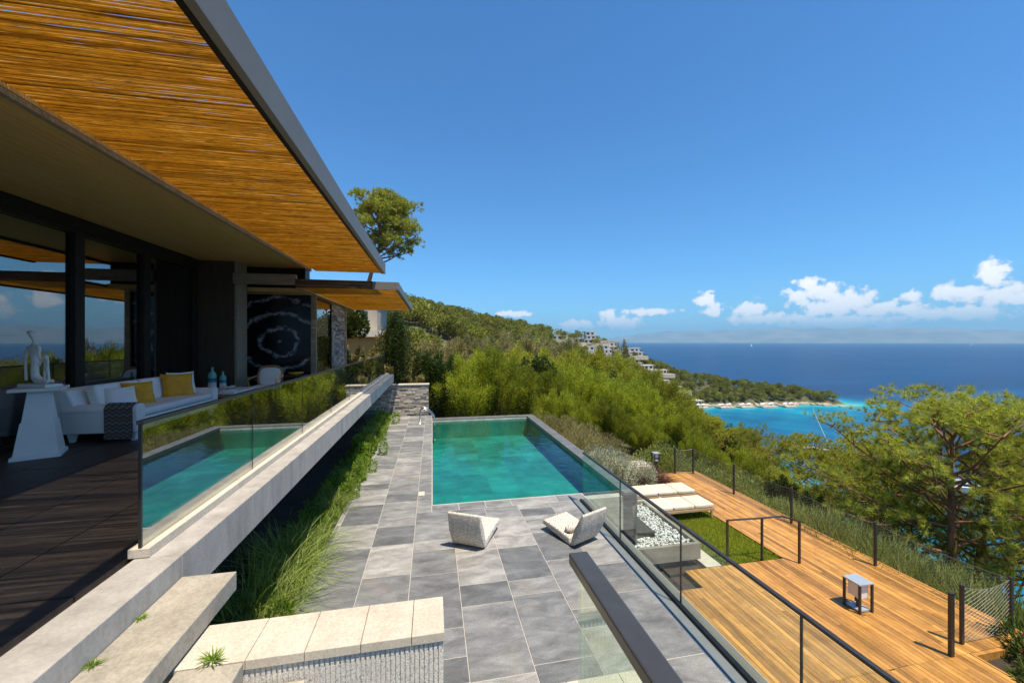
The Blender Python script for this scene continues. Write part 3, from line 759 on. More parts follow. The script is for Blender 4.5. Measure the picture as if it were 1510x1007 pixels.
# patio balustrade with drain slot
B = thing('patio_balustrade', (3.15, 5, 0), 'glass balustrade between the slate patio and the deck below', 'railing')
for a, b in ((1.3, 2.88), (2.9, 4.59), (4.61, 6.28), (6.3, 7.98)):
    MB().box(3.145, 3.157, a, b, -.10, 1.02).build('glass_pane', 'glass', B)
for y in (2.89, 4.60, 6.29): MB().box(3.143, 3.159, y - .009, y + .009, -.1, 1.02).build('joint_strip', 'dark_metal', B)
MB().box(3.128, 3.174, 1.3, 7.985, 1.02, 1.05).build('top_rail', 'dark_metal', B, bevel=.003)
MB().box(3.10, 3.142, 1.2, 8.06, -.1, .03).build('base_rail', 'dark_metal', B)
MB().box(3.16, 3.27, 1.2, 8.06, -.1, .02).build('base_ledge', 'fascia', B)
dr = MB()
y = 1.2
while y < 8.05: dr.box(2.95, 3.085, y, y + .008, -.02, -.008); y += .022
dr.box(2.945, 2.955, 1.2, 8.06, -.02, -.002).box(3.085, 3.095, 1.2, 8.06, -.02, -.002)
tag(dr.build('drain_grate', 'dark_metal'), 'long dark slotted drain grate at the foot of the patio glass', 'drain')
# pool ladder
Ld = thing('pool_ladder', (-.05, 17.0, 0), 'curved steel pool ladder rails at the far pool corner', 'ladder')
for yy in (16.75, 17.2):
    MB().tube([(-.5, yy, 0), (-.5, yy, .5), (-.45, yy, .60), (-.34, yy, .62), (-.16, yy, .54), (.06, yy, .30), (.1, yy, .15), (.1, yy, -.7)], .017, 8).build('rail', 'steel', Ld, smooth=True)
for z in (-.25, -.5): MB().box(.06, .14, 16.75, 17.2, z, z + .03).build('rung', 'steel', Ld)
# far garden wall
SW = thing('stone_garden_wall', (-1, 19.1, 0), 'stacked stone wall behind the pool with a flat pale cap', 'wall')
stone_wall(MB(), -3.0, -.17, 18.95, 19.35, -.1, 1.37, 8).build('stone_courses', 'stone', SW)
MB().box(-3.02, -.14, 18.92, 19.38, 1.372, 1.42).build('cap_stone', 'cream', SW, bevel=.006)


# ------------------------------------------------------------------ patio furniture
def pillow_mesh(mb, c, wx, wy, th, rot, n=10):
    """a stuffed square cushion, local x,y in plane, thickness th"""
    k = len(mb.v)
    for s_ in (1, -1):
        for i in range(n + 1):
            for j in range(n + 1):
                u, v = i / n * 2 - 1, j / n * 2 - 1
                pin = 1 - .10 * (1 - abs(u)) ** .5 * abs(v) ** 4 - 0
                pv_ = 1 - .10 * (1 - abs(v)) ** .5 * abs(u) ** 4
                h = (max(0, (1 - u ** 4) * (1 - v ** 4))) ** .55 * th / 2 + .004
                h *= 1 + .08 * math.sin(5 * u + 3 * v)
                mb.v.append(tuple(Vector(c) + rot @ Vector((u * wx / 2 * pv_, v * wy / 2 * pin, s_ * h))))
    q = (n + 1) ** 2
    for s_ in (0, 1):
        for i in range(n):
            for j in range(n):
                a = k + s_ * q + i * (n + 1) + j; f = (a, a + n + 1, a + n + 2, a + 1)
                mb.f.append(f if s_ == 0 else f[::-1]); mb.sh.append(.5)
    for i in range(n):
        for (a, b) in (((i, 0), (i + 1, 0)), ((i + 1, n), (i, n)), ((0, i + 1), (0, i)), ((n, i), (n, i + 1))):
            p0 = k + a[0] * (n + 1) + a[1]; p1 = k + b[0] * (n + 1) + b[1]
            mb.f.append((p0, p1, p1 + q, p0 + q)); mb.sh.append(.5)
    return mb


def slabcushion(mb, c, wx, wy, th, rot):
    return mb.box(c[0] - wx / 2, c[0] + wx / 2, c[1] - wy / 2, c[1] + wy / 2, c[2] - th / 2, c[2] + th / 2, rot=rot, piv=c)


def eul(x, y, z): return (Matrix.Rotation(z, 3, 'Z') @ Matrix.Rotation(y, 3, 'Y') @ Matrix.Rotation(x, 3, 'X'))


def floor_chair(name, loc, rz, label, tilt, bolster):
    """legless folding cushion chair; local +y is the way the sitter faces; seat wedge then back leaning away"""
    t = thing(name, loc, label, 'floor chair', 'folding floor chairs on the patio'); x, y, z = loc
    w_ = .285; e = R(9); L = .70; th = .11
    s = MB().extr([(y, z + .004), (y + L * math.cos(e), z + .004 + L * math.sin(e)), (y + L * math.cos(e) + .01, z + L * math.sin(e) + .05), (y + L * math.cos(e) - .03, z + L * math.sin(e) + .10), (y + .3, z + .175), (y + .02, z + .135)], 'x', x - w_, x + w_)
    s.build('seat', 'herringbone', t, bevel=.03, seg=4, smooth=True)
    dx, dz = -math.sin(tilt), math.cos(tilt); h = .66
    poly = [(y + .005, z + .003), (y - .09, z + .045), (y - .115 + dx * h * .45, z + .02 + dz * h * .45), (y - .045 + dx * h, z + dz * h + .0), (y + .0 + dx * h, z + dz * h + .012), (y + .045 + dx * h * .5, z + dz * h * .5)]
    MB().extr(poly, 'x', x - w_ - .004, x + w_ + .004).build('backrest', 'herringbone', t, bevel=.025, seg=4, smooth=True)
    if bolster: MB().ell((x, y + .13, z + .21), (.25, .08, .065), 14, 8, None, .7).build('bolster', 'herringbone', t, smooth=True)
    t.rotation_euler = (0, 0, rz)
    return t


floor_chair('floor_chair', (.62, 6.64, 0), R(-29), 'left folding floor chair seen from behind on grey paving', R(20), False)
floor_chair('floor_chair', (2.50, 6.40, 0), R(25), 'right folding floor chair with small bolster close to the glass', R(24), True)

# fire pit with pebbles
F = thing('fire_pit', (4.9, 9, -1.6), 'square stone basin of white pebbles just beyond the patio glass', 'fire pit')
MB().box(3.6, 5.94, 7.94, 8.02, -1.5, -1.14).box(5.86, 5.94, 8.02, 10.4, -1.5, -1.14).box(3.6, 5.86, 10.32, 10.4, -1.5, -1.14).box(3.6, 3.68, 8.02, 10.32, -1.5, -1.14).box(3.68, 5.86, 8.02, 10.32, -1.5, -1.26).build('basin', 'fire_stone', F, bevel=.005)
MB().box(3.8, 5.2, 8.6, 9.9, -1.25, -1.13).build('pit', 'pit', F)
MB().box(3.8, 5.8, 8.1, 10.2, -1.9, -1.5).build('plinth', 'pit', F)
pb = MB(); r5 = random.Random(21)
for k in range(2600):
    x, y = r5.uniform(3.7, 5.84), r5.uniform(8.04, 10.3)
    if 3.76 < x < 5.24 and 8.56 < y < 9.94: continue
    a = r5.uniform(.02, .042); pb.ell((x, y, -1.245 + r5.uniform(.0, .05)), (a, a * r5.uniform(.6, .95), a * .55), 6, 4, eul(0, r5.uniform(-.4, .4), r5.uniform(0, 3)), sh=r5.random())
struct(pb.build('pebbles', 'pebble', smooth=True), 'stuff')['label'] = 'loose white pebbles filling the stone fire pit'


# sun loungers
def lounger(loc, label):
    x, y, z = loc; t = thing('sun_lounger', loc, label, 'sun lounger', 'sun loungers on the lawn')
    f = MB().box(x - 2.05, x, y - .36, y - .30, z + .20, z + .27).box(x - 2.05, x, y + .30, y + .36, z + .20, z + .27).box(x - .06, x, y - .30, y + .30, z + .20, z + .27).box(x - 2.05, x - 1.99, y - .30, y + .30, z + .20, z + .27)
    for k in range(14): f.box(x - 1.95 + k * .14, x - 1.86 + k * .14, y - .30, y + .30, z + .235, z + .26)
    f.build('frame', 'teak', t, bevel=.004)
    for lx in (x - .10, x - 1.95):
        for ly in (y - .36, y + .31): MB().box(lx, lx + .05, ly, ly + .05, z, z + .20).build('leg', 'teak', t)
    for a, b in ((x - 2.02, x - 1.28), (x - 1.27, x - .62), (x - .61, x - .01)):
        MB().box(a, b, y - .35, y + .35, z + .272, z + .385).build('cushion', 'cushion', t, bevel=.035, seg=4, smooth=True)
    MB().box(x - 1.3, x - 1.26, y - .356, y + .356, z + .36, z + .392).build('strap', 'linen', t)
    return t


lounger((7.88, 10.3, -1.6), 'nearer cream cushioned teak sun lounger on the lawn edge')
lounger((8.05, 11.35, -1.6), 'farther cream cushioned teak sun lounger next to the purple grass')


# lantern and bollard
def lantern(loc, w_, h, label, post=0.):
    x, y, z = loc; t = thing('lantern', loc, label, 'lantern'); a = w_ / 2; z0 = z + post
    if post: MB().box(x - .035, x + .035, y - .035, y + .035, z, z0).build('post', 'dark_metal', t)
    for sx_ in (-1, 1):
        for sy_ in (-1, 1): MB().box(x + sx_ * a - .017, x + sx_ * a + .017, y + sy_ * a - .017, y + sy_ * a + .017, z0, z0 + h).build('leg', 'dark_metal', t)
    MB().box(x - a - .02, x + a + .02, y - a - .02, y + a + .02, z0 + h, z0 + h + .025).build('lid', 'zinc', t, bevel=.003)
    MB().box(x - a + .04, x + a - .04, y - a + .04, y + a - .04, z0 + h * .48, z0 + h - .035).build('lamp_shade', 'lamp_face', t)
    MB().box(x - a + .018, x + a - .018, y - a + .018, y + a - .018, z0 + .015, z0 + .045).build('base', 'zinc', t)
    if not post: MB().lathe(x, y, [(.03, z0 + .045), (.03, z0 + .16)], 10).build('lamp_stem', 'dark_metal', t)
    return t


lantern((7.83, 6.02, -1.6), .28, .52, 'square metal lantern standing alone on the wooden deck')
lantern((8.35, 13.75, -1.7), .2, .3, 'small bollard lantern on a post at the far deck end', .55)
tag(MB().box(7.2, 8.15, 13.7, 14.3, -1.75, -1.3).box(7.28, 8.07, 13.78, 14.22, -1.3, -1.24).build('planter_box', 'cream', bevel=.01), 'low cream stone block beside the bollard lantern', 'planter')
# deck handrail
H = thing('deck_handrail', (7.4, 7.8, -1.6), 'dark steel handrail with three posts where lawn meets deck', 'railing')
for x, y in ((6.56, 7.86), (7.42, 7.80), (8.12, 7.5)): MB().box(x - .02, x + .02, y - .02, y + .02, -1.66, -.66).build('post', 'dark_metal', H)
MB().tube([(6.54, 7.86, -.65), (7.42, 7.80, -.65), (7.95, 7.79, -.65), (8.12, 7.5, -.65)], .02, 6).build('handrail', 'dark_metal', H)
# wire fence
G = thing('wire_fence', (9.7, 9, -1.6), 'wire mesh fence with slim steel posts along the deck edge', 'fence')
FY = [4.97, 7.09, 9.2, 11.33, 13.4]
PO = [(9.7, y) for y in FY] + [(8.59, 4.97), (9.0, 13.5)]
for x, y in PO: MB().box(x - .028, x + .028, y - .02, y + .02, -1.6, -.62).build('post', 'dark_metal', G, bevel=.003)


def net(mb, a, b, z0, z1, sag=.06, st=.12):
    a, b = Vector(a), Vector(b); L = (b - a).length; h = z1 - z0; n = int(L / st)
    def pt(s_, z): 
        t = min(max(s_ / L, 0), 1); p = a + (b - a) * t; zz = z0 + (z - 0) * (h - sag * math.sin(math.pi * t)) / h
        return (p.x, p.y, zz)
    k = -int(h * 1.7 / st)
    for i in range(k, n + 1):
        for sg in (1, -1):
            s0 = i * st; s1 = s0 + h * 1.7
            if sg < 0: s0, s1 = L - s0, L - s1
            t0, t1 = 0., 1.
            lo_, hi_ = (s0, s1) if sg > 0 else (s1, s0)
            f0 = max(0, (0 - s0) / (s1 - s0)) if sg > 0 else max(0, (L - s0) / (s1 - s0)) if s0 > L else 0
            f1 = min(1, (L - s0) / (s1 - s0)) if sg > 0 else min(1, (0 - s0) / (s1 - s0))
            if f1 - f0 < .02: continue
            pts = [pt(s0 + (s1 - s0) * (f0 + (f1 - f0) * q / 3), h * (f0 + (f1 - f0) * q / 3)) for q in range(4)]
            mb.tube(pts, .0014, 3, cap=False)
    mb.tube([pt(L * q / 8, h) for q in range(9)], .003, 4)
    mb.tube([pt(L * q / 8, 0.02) for q in range(9)], .004, 4)


nm = MB()
for a, b in zip(FY[:-1], FY[1:]): net(nm, (9.7, a, 0), (9.7, b, 0), -1.57, -.66)
net(nm, (8.59, 4.97, 0), (9.7, 4.97, 0), -1.57, -.66, .1); net(nm, (9.0, 13.5, 0), (9.7, 13.4, 0), -1.57, -.66)
nm.build('wire_net', 'wire', G)
GP = thing('gate_post', (8.09, 4.81, -1.6), 'lone square steel post at the near deck corner', 'post')
MB().box(8.055, 8.125, 4.785, 4.835, -1.6, -.60).build('post', 'dark_metal', GP, bevel=.004)
MB().box(8.05, 8.13, 4.78, 4.84, -.60, -.588).build('cap', 'dark_metal', GP)

# ------------------------------------------------------------------ terrace furniture
SX, SY0, SY1 = -4.40, 6.98, 9.30
So = thing('sofa', (-4.9, 8.1, ZF), 'long white linen sofa with rolled arms and tapered legs', 'sofa')
MB().box(-5.3, SX, SY0 + .06, SY1 - .06, ZF + .13, ZF + .33).build('base', 'linen', So, bevel=.02, seg=3)
MB().box(-5.1, SX + .02, SY0 + .2, SY1 - .2, ZF + .335, ZF + .46).build('seat_cushion', 'linen', So, bevel=.05, seg=4, smooth=True)
for y0, y1 in ((SY0, SY0 + .19), (SY1 - .19, SY1)):
    MB().extr([(y0 + .02, ZF + .13), (y1 - .01, ZF + .13), (y1, ZF + .44)] + [((y0 + y1) / 2 + .105 * math.cos(a), ZF + .47 + .09 * math.sin(a)) for a in np.linspace(-.2, math.pi + .2, 11)] + [(y0, ZF + .44)], 'x', -5.32, SX + .03).build('arm', 'linen', So, bevel=.012, smooth=False)
MB().extr([(-5.42, ZF + .13), (-5.12, ZF + .13), (-5.16, ZF + .5), (-5.26, ZF + .76), (-5.35, ZF + .80), (-5.47, ZF + .78), (-5.5, ZF + .7)], 'y', SY0 + .02, SY1 - .02).build('backrest', 'linen', So, bevel=.03, seg=3, smooth=True)
for y0, y1 in ((SY0 + .2, 8.12), (8.15, SY1 - .2)):
    slabcushion(MB(), (-5.07, (y0 + y1) / 2, ZF + .63), .16, y1 - y0 - .01, .40, eul(0, R(-17), 0)).build('back_cushion', 'linen', So, bevel=.05, seg=4, smooth=True)
for x in (-5.25, SX - .06):
    for y in (SY0 + .1, SY1 - .1): MB().frustum(x, y, ZF, ZF + .13, .05, .05, .09, .09).build('leg', 'white_paint', So)
def pillow(c, w_, th, rot, mat, label):
    return tag(pillow_mesh(MB(), c, w_, w_, th, rot).build('pillow', mat, smooth=True), label, 'pillow', 'pillows on the sofa')
pillow((-4.80, 8.75, ZF + .65), .50, .17, eul(0, R(70), R(-48)), 'velvet', 'larger square mustard velvet pillow at the far sofa end')
pillow((-4.84, 7.78, ZF + .63), .42, .15, eul(0, R(66), R(-40)), 'velvet', 'mustard velvet pillow leaning near the throw')
pillow((-4.86, 7.42, ZF + .60), .40, .14, eul(0, R(60), R(-40)), 'linen', 'white pillow in front of the nearer mustard pillow')
pillow((-4.86, 8.98, ZF + .68), .46, .15, eul(0, R(72), R(-40)), 'linen', 'white pillow behind the larger mustard pillow')
th_ = MB(); prof = [(SY0 - .015, ZF + .10), (SY0 - .018, ZF + .44)] + [(SY0 + .095 + .118 * math.cos(a), ZF + .47 + .105 * math.sin(a)) for a in np.linspace(math.pi + .1, -.1, 9)] + [(SY0 + .215, ZF + .465)]
for (ya, za), (yb, zb) in zip(prof[:-1], prof[1:]):
    th_.face([(-4.78, ya, za), (-4.42, ya, za), (-4.42, yb, zb), (-4.78, yb, zb)])
for k in range(30): th_.tube([(-4.775 + k * .0122, SY0 - .016, ZF + .105), (-4.775 + k * .0122 + .004, SY0 - .02, ZF + .05)], .003, 4)
to = th_.build('throw', 'zigzag'); so_ = to.modifiers.new('thick', 'SOLIDIFY'); so_.thickness = .012
tag(to, 'zigzag patterned fringed throw hanging over the near sofa arm', 'throw')
# pedestal and sculpture
Pd = thing('pedestal', (-5.06, 6.32, ZF), 'white tapered pedestal table beside the sofa', 'pedestal')
px_, py_ = -5.06, 6.34; rt = R(28)
pm = MB().frustum(0, 0, 0, .05, .44, .44, .43, .43); pm.frustum(0, 0, .05, .46, .39, .39, .29, .29); pm.frustum(0, 0, .46, .86, .27, .27, .185, .185)
pm.v = [(px_ + x * math.cos(rt) - y * math.sin(rt), py_ + x * math.sin(rt) + y * math.cos(rt), z + ZF) for x, y, z in pm.v]
pm.build('shaft', 'white_paint', Pd, bevel=.004)
pt_ = MB().box(px_ - .23, px_ + .23, py_ - .23, py_ + .23, ZF + .86, ZF + .90, rot=eul(0, 0, rt))
pt_.build('top', 'stone_white', Pd, bevel=.004)
ST = thing('sculpture', (px_, py_, ZF + .90), 'white stone sculpture of a slender seated figure holding a small child', 'sculpture')
def skin(name, mat, parent, pts, edges, rad, root=0):
    me = bpy.data.meshes.new(name); off = OFF[parent.name]
    me.from_pydata([tuple(Vector(p) - off) for p in pts], edges, []); o = link(name, me, mat, parent)
    md = o.modifiers.new('skin', 'SKIN'); md.use_smooth_shade = True
    for i, r in enumerate(rad):
        r = r * .72 if not hasattr(r, '__len__') else r
        me.skin_vertices[0].data[i].radius = (r, r) if not hasattr(r, '__len__') else r
    me.skin_vertices[0].data[root].use_root = True
    s_ = o.modifiers.new('sub', 'SUBSURF'); s_.levels = s_.render_levels = 2
    return o
ax_ = Vector((math.cos(R(-22)), math.sin(R(-22)), 0)); ay_ = Vector((-ax_.y, ax_.x, 0)); sc = Vector((px_, py_, ZF + .905))
def sp(a, h, b=0.): return tuple(sc + ax_ * a + ay_ * b + Vector((0, 0, h)))
MB().box(px_ - .24, px_ + .24, py_ - .09, py_ + .09, ZF + .902, ZF + .945, rot=eul(0, 0, R(-22))).build('plinth', 'stone_white', ST, bevel=.008)
bp_ = [sp(-.09, .09), sp(-.09, .26), sp(-.085, .44), sp(-.085, .52), sp(-.10, .60), sp(-.14, .69), sp(-.17, .70, -.01),   # pelvis..head 0-6
       sp(-.19, .50, -.02), sp(-.20, .36, -.03), sp(-.175, .22, -.04), sp(-.15, .08, -.05),                            # left arm 7-10
       sp(.02, .52, -.02), sp(.035, .42, -.03), sp(.09, .36, -.05),                                                          # right arm 11-13
       sp(.02, .08, -.04), sp(.14, .075, -.05), sp(.22, .07, -.05), sp(.02, .08, .05), sp(.13, .07, .06)]
skin('figure', 'stone_white', ST, bp_, [(0, 1), (1, 2), (2, 3), (3, 4), (4, 5), (5, 6), (3, 7), (7, 8), (8, 9), (9, 10), (3, 11), (11, 12), (12, 13), (0, 14), (14, 15), (15, 16), (0, 17), (17, 18)],
     [.06, .055, .065, .06, .024, .046, .036, .03, .022, .02, .024, .03, .022, .02, .04, .03, .025, .04, .03])
MB().ell(sp(-.142, .715, -.005), (.046, .042, .026), 12, 6).build('cap', 'stone_white', ST, smooth=True)
cp_ = [sp(.14, .28, -.02), sp(.14, .36, -.02), sp(.16, .41, -.03), sp(.115, .2, -.02), sp(.11, .06, -.02), sp(.175, .2, -.02), sp(.185, .06, -.02), sp(.10, .36, -.04), sp(.09, .27, -.06), sp(.185, .355, -.03), sp(.20, .26, -.04)]
skin('child', 'stone_white', ST, cp_, [(0, 1), (1, 2), (0, 3), (3, 4), (0, 5), (5, 6), (1, 7), (7, 8), (1, 9), (9, 10)], [.032, .032, .036, .022, .02, .022, .02, .018, .015, .018, .015])
# coffee table, bottles, tray, armchair, bowl
TB = thing('side_table', (-4.7, 10.05, ZF), 'low table past the far sofa arm carrying bottles', 'table')
MB().box(-5.2, -4.2, 9.6, 10.6, ZF + .36, ZF + .41).build('top', 'white_paint', TB, bevel=.01)
MB().box(-5.2, -4.2, 9.602, 10.6, ZF + .30, ZF + .358).build('apron', 'chair_wood', TB)
for x in (-5.15, -4.3):
    for y in (9.66, 10.48): MB().box(x, x + .06, y, y + .06, ZF, ZF + .30).build('leg', 'dark_wood', TB)
def bottle(x, y, z, s_, label):
    t = thing('bottle', (x, y, z), label, 'bottle', 'ceramic bottles')
    MB().lathe(x, y, [(.075 * s_, z), (.08 * s_, z + .02), (.08 * s_, z + .16 * s_)], 18).build('lower_band', 'ceramic_white', t, smooth=True)
    MB().lathe(x, y, [(.081 * s_, z + .16 * s_), (.081 * s_, z + .24 * s_)], 18).build('middle_band', 'ceramic_teal', t, smooth=True)
    MB().lathe(x, y, [(.081 * s_, z + .24 * s_), (.08 * s_, z + .32 * s_), (.06 * s_, z + .37 * s_), (.027 * s_, z + .40 * s_), (.024 * s_, z + .46 * s_), (.03 * s_, z + .50 * s_)], 18).build('neck', 'ceramic_green', t, smooth=True)
bottle(-4.97, 10.32, ZF + .41, 1.0, 'taller banded seagreen bottle on the low table'); bottle(-4.78, 10.38, ZF + .41, .8, 'shorter banded teal bottle beside the taller one')
TR = thing('tray', (-4.45, 9.86, ZF + .41), 'pale dish of folded shells on the low table', 'dish')
MB().lathe(-4.45, 9.86, [(.17, ZF + .412), (.2, ZF + .45)], 18).build('dish', 'ceramic_white', TR)
sm = MB(); r6 = random.Random(4)
for k in range(9): sm.ell((-4.45 + r6.uniform(-.1, .1), 9.86 + r6.uniform(-.1, .1), ZF + .47 + r6.uniform(0, .04)), (.06, .03, .02), 8, 6, eul(r6.uniform(-.5, .5), r6.uniform(-.5, .5), r6.uniform(0, 3)))
sm.build('shells', 'cushion', TR, smooth=True)
AC = thing('armchair', (-4.18, 11.2, ZF), 'wooden framed armchair with white upholstered oval back by the marble', 'armchair')
cx, cy = -4.18, 11.2
MB().box(cx - .30, cx + .30, cy - .32, cy + .26, ZF + .28, ZF + .38).build('seat', 'linen', AC, bevel=.04, seg=3, smooth=True)
MB().ell((cx, cy + .28, ZF + .58), (.27, .05, .24), 20, 10, eul(R(-10), 0, 0), .6).build('back_cushion', 'linen', AC, smooth=True)
MB().tube([(cx + .29 * math.copysign(abs(math.cos(a)) ** .6, math.cos(a)), cy + .28 + .05 * math.sin(a), ZF + .58 + .27 * math.copysign(abs(math.sin(a)) ** .6, math.sin(a))) for a in np.linspace(0, 2 * math.pi, 25)], .028, 8).build('back_frame', 'chair_wood', AC, smooth=True)
for sx_ in (-1, 1):
    MB().tube([(cx + sx_ * .30, cy + .26, ZF + .60), (cx + sx_ * .35, cy - .05, ZF + .57), (cx + sx_ * .33, cy - .24, ZF + .54), (cx + sx_ * .31, cy - .2, ZF + .38)], .025, 8).build('arm', 'chair_wood', AC, smooth=True)
    for sy_ in (-.28, .22): MB().tube([(cx + sx_ * .26, cy + sy_, ZF + .30), (cx + sx_ * .28, cy + sy_, ZF)], [.032, .02], 8).build('leg', 'chair_wood', AC, smooth=True)
ct = thing('console_table', (-3.75, 12.1, ZF), 'small dark table below the marble wall', 'table')
MB().box(-4.05, -3.5, 11.9, 12.35, ZF + .52, ZF + .56).build('top', 'dark_wood', ct); 
for x in (-4.0, -3.6): MB().box(x, x + .05, 11.95, 12.3, ZF, ZF + .52).build('leg', 'dark_wood', ct)
tag(MB().lathe(-3.75, 12.1, [(.06, ZF + .56), (.17, ZF + .60), (.20, ZF + .64), (.17, ZF + .63), (.05, ZF + .60)], 18).build('bowl', 'yellow', smooth=True), 'shallow yellow bowl on the small dark table', 'bowl')


# ------------------------------------------------------------------ plants
def spheredir(n): return unit(rng.normal(size=(n, 3)))


def tree_from(name, label, cat, group, trunkmb, V_, nper, leafmat, bark='bark'):
    t = thing(name, (0, 0, 0), label, cat, group)
    trunkmb.build('trunk', bark, t, smooth=True); np_mesh('crown', V_, nper, leafmat, t)
    return t


def pine_parts(seed, H, cw, cb, nl, clump_r, tufts, k, nL, nW, lean=(0, 0), flat=.55, bare=True):
    """trunk + limbs + needle clumps. cw crown half width, cb crown base height"""
    r = random.Random(seed); tb = MB(); pts = []; n = 7
    for i in range(n + 1):
        t = i / n; pts.append((lean[0] * t * t + .10 * H * .12 * math.sin(3 * t + seed), lean[1] * t * t + .1 * H * .1 * math.cos(4 * t + seed), H * .93 * t))
    tr = H * .019; tb.tube(pts, [tr * (1.25 - t * 1.05) for t in np.linspace(0, 1, n + 1)], 8)
    CP = []; 
    for i in range(nl):
        f = i / max(1, nl - 1); h = cb + (H * .95 - cb) * f ** .9; ti = min(h / (H * .93), .999); k0 = int(ti * n); a = Vector(pts[k0]); b = Vector(pts[min(k0 + 1, n)]); p = a + (b - a) * (ti * n - k0)
        az_ = i * 2.4 + r.uniform(-.5, .5); prof = math.sin(min(1, (f * .85 + .28)) * math.pi * .93) ** .7
        L = cw * prof * r.uniform(.75, 1.15) + .2
        d = Vector((math.cos(az_), math.sin(az_), r.uniform(.12, .55) + f * .5)); q = [p]
        for s_ in range(1, 5):
            q.append(q[-1] + d * L / 4 / (d.length) + Vector((r.gauss(0, .05), r.gauss(0, .05), r.gauss(0, .04))) * L * .6); d = d + Vector((0, 0, .10))
        tb.tube(q, [tr * .30 * (1 - .2 * s_) + .008 for s_ in range(5)], 5)
        for s_, cnt in ((2, 1), (3, 2), (4, 3)):
            for c_ in range(cnt):
                c = q[s_] + Vector((r.gauss(0, .55), r.gauss(0, .55), r.uniform(-.1, .6))) * clump_r * 1.2
                if cnt > 1: tb.tube([q[s_], (q[s_] + c) / 2 + Vector((0, 0, -.03)), c], [.02 + tr * .08, .012 + tr * .05, .008], 4)
                CP.append((c, clump_r * r.uniform(.6, 1.15)))
    Ps, Ds = [], []
    for c, cr in CP:
        m_ = max(4, int(tufts * (cr / clump_r) ** 2)); d = spheredir(m_); d[:, 2] = np.where(d[:, 2] < -.3, -d[:, 2], d[:, 2])
        rad = rng.uniform(.35, 1, (m_, 1)) ** .5
        Ps.append(np.array(c) + d * rad * cr * np.array([1, 1, flat])); Ds.append(d * np.array([1, 1, .8]) + np.array([0, 0, .6]))
    P_ = np.concatenate(Ps); D_ = np.concatenate(Ds)
    return tb, needles(P_, D_, k, nL, nW)


CROWN = {}


def crown_top(o):
    me = [c for c in o.children if c.name.startswith('crown')][0].data
    if me.name not in CROWN:
        z = np.empty(len(me.vertices) * 3, np.float32); me.vertices.foreach_get('co', z); CROWN[me.name] = float(np.percentile(z[2::3], 99.6))
    return CROWN[me.name]


def place(o, px, d, topy, H, rz=0, wide=1.0, first=False, label=None, group=None, zadd=0., cap=1.7):
    """stand a plant at bearing px, distance d, scaled so that its top is at the measured height"""
    x, y = at(px, d); z = float(zt(x, y)[0]) - .1 + zadd; top = EYE - (topy - 503.5) / 585 * d; s = max(.25, (top - z) / crown_top(o))
    c = o if first else dup(o)
    c.location = (x, y, z); c.rotation_euler = (0, 0, rz); h_ = min(s, cap) * wide; c.scale = (h_, h_, s)
    if label: c['label'] = label
    if group: c['group'] = group
    return c


# two big pines right of the deck
tb, nv = pine_parts(3, 9.0, 4.3, 3.4, 28, .62, 11, 46, .25, .015, (-.6, 0), .85)
p1 = tree_from('pine_tree', 'large pine with forked brown trunk leaning left beyond the fence', 'tree', 'pines beyond the fence', tb, nv, 3, 'leaf_pine')
place(p1, 1403, 12.8, 572, 9.4, R(40), first=True, cap=1.1)
tb, nv = pine_parts(8, 9.0, 4.2, 3.4, 28, .62, 11, 46, .25, .015, (.5, .4), .85)
p2 = tree_from('pine_tree', 'large pine reaching out of the right picture edge', 'tree', 'pines beyond the fence', tb, nv, 3, 'leaf_pine')
place(p2, 1446, 13.4, 578, 9.4, R(200), first=True, cap=1.1)
tb, nv = pine_parts(15, 6.0, 2.4, 1.6, 26, .5, 12, 34, .18, .019, (.2, .1), .8)
p3 = tree_from('pine_tree', 'dark trunked pine in front of the sailing boat', 'tree', 'pines beyond the fence', tb, nv, 3, 'leaf_olive')
place(p3, 1180, 22, 640, 6.3, 0, first=True, cap=1.1)
for i, (px, d, ty, wd, lb) in enumerate(((1262, 20, 668, 1.0, 'smaller pine left of the large fenced pines'), (1325, 17, 660, 1.0, 'pine with rusty needles under the large pines'), (1115, 26, 628, .85, 'yellow green pine below the bay water'), (1052, 27, 612, .85, 'broad yellow green pine where the hedge meets the bay'),
                                         (1255, 28, 690, 1.1, 'low pine under the sailing boat mast'), (1490, 15, 640, .9, 'pine cut by the right picture edge'), (1225, 17, 716, 1.0, 'dark pine just over the fence net'), (1345, 14, 740, .9, 'low pine under the trunks of the large pines'), (1480, 12.5, 752, .8, 'low dark pine right of the large trunks'), (1290, 24, 640, 1.0, 'pine crown between the boat and the large pines'), (1150, 19, 690, .9, 'small bright pine over the far fence posts'))):
    place(p3 if i % 2 else p2, px, d, ty, 6.3 if i % 2 else 9.4, i * 1.3, wd, label=lb, group='pines beyond the fence', cap=.95 if i % 2 == 0 else 1.2)
# pine behind the roof
tb, nv = pine_parts(23, 12.0, 2.7, 7.6, 34, .62, 20, 26, .26, .032, (1.9, 0), .8)
p4 = tree_from('pine_tree', 'tall pine rising against the sky behind the bamboo eave', 'tree', None, tb, nv, 3, 'leaf_pine')
place(p4, 532, 34, 284, 12.4, 0, first=True)


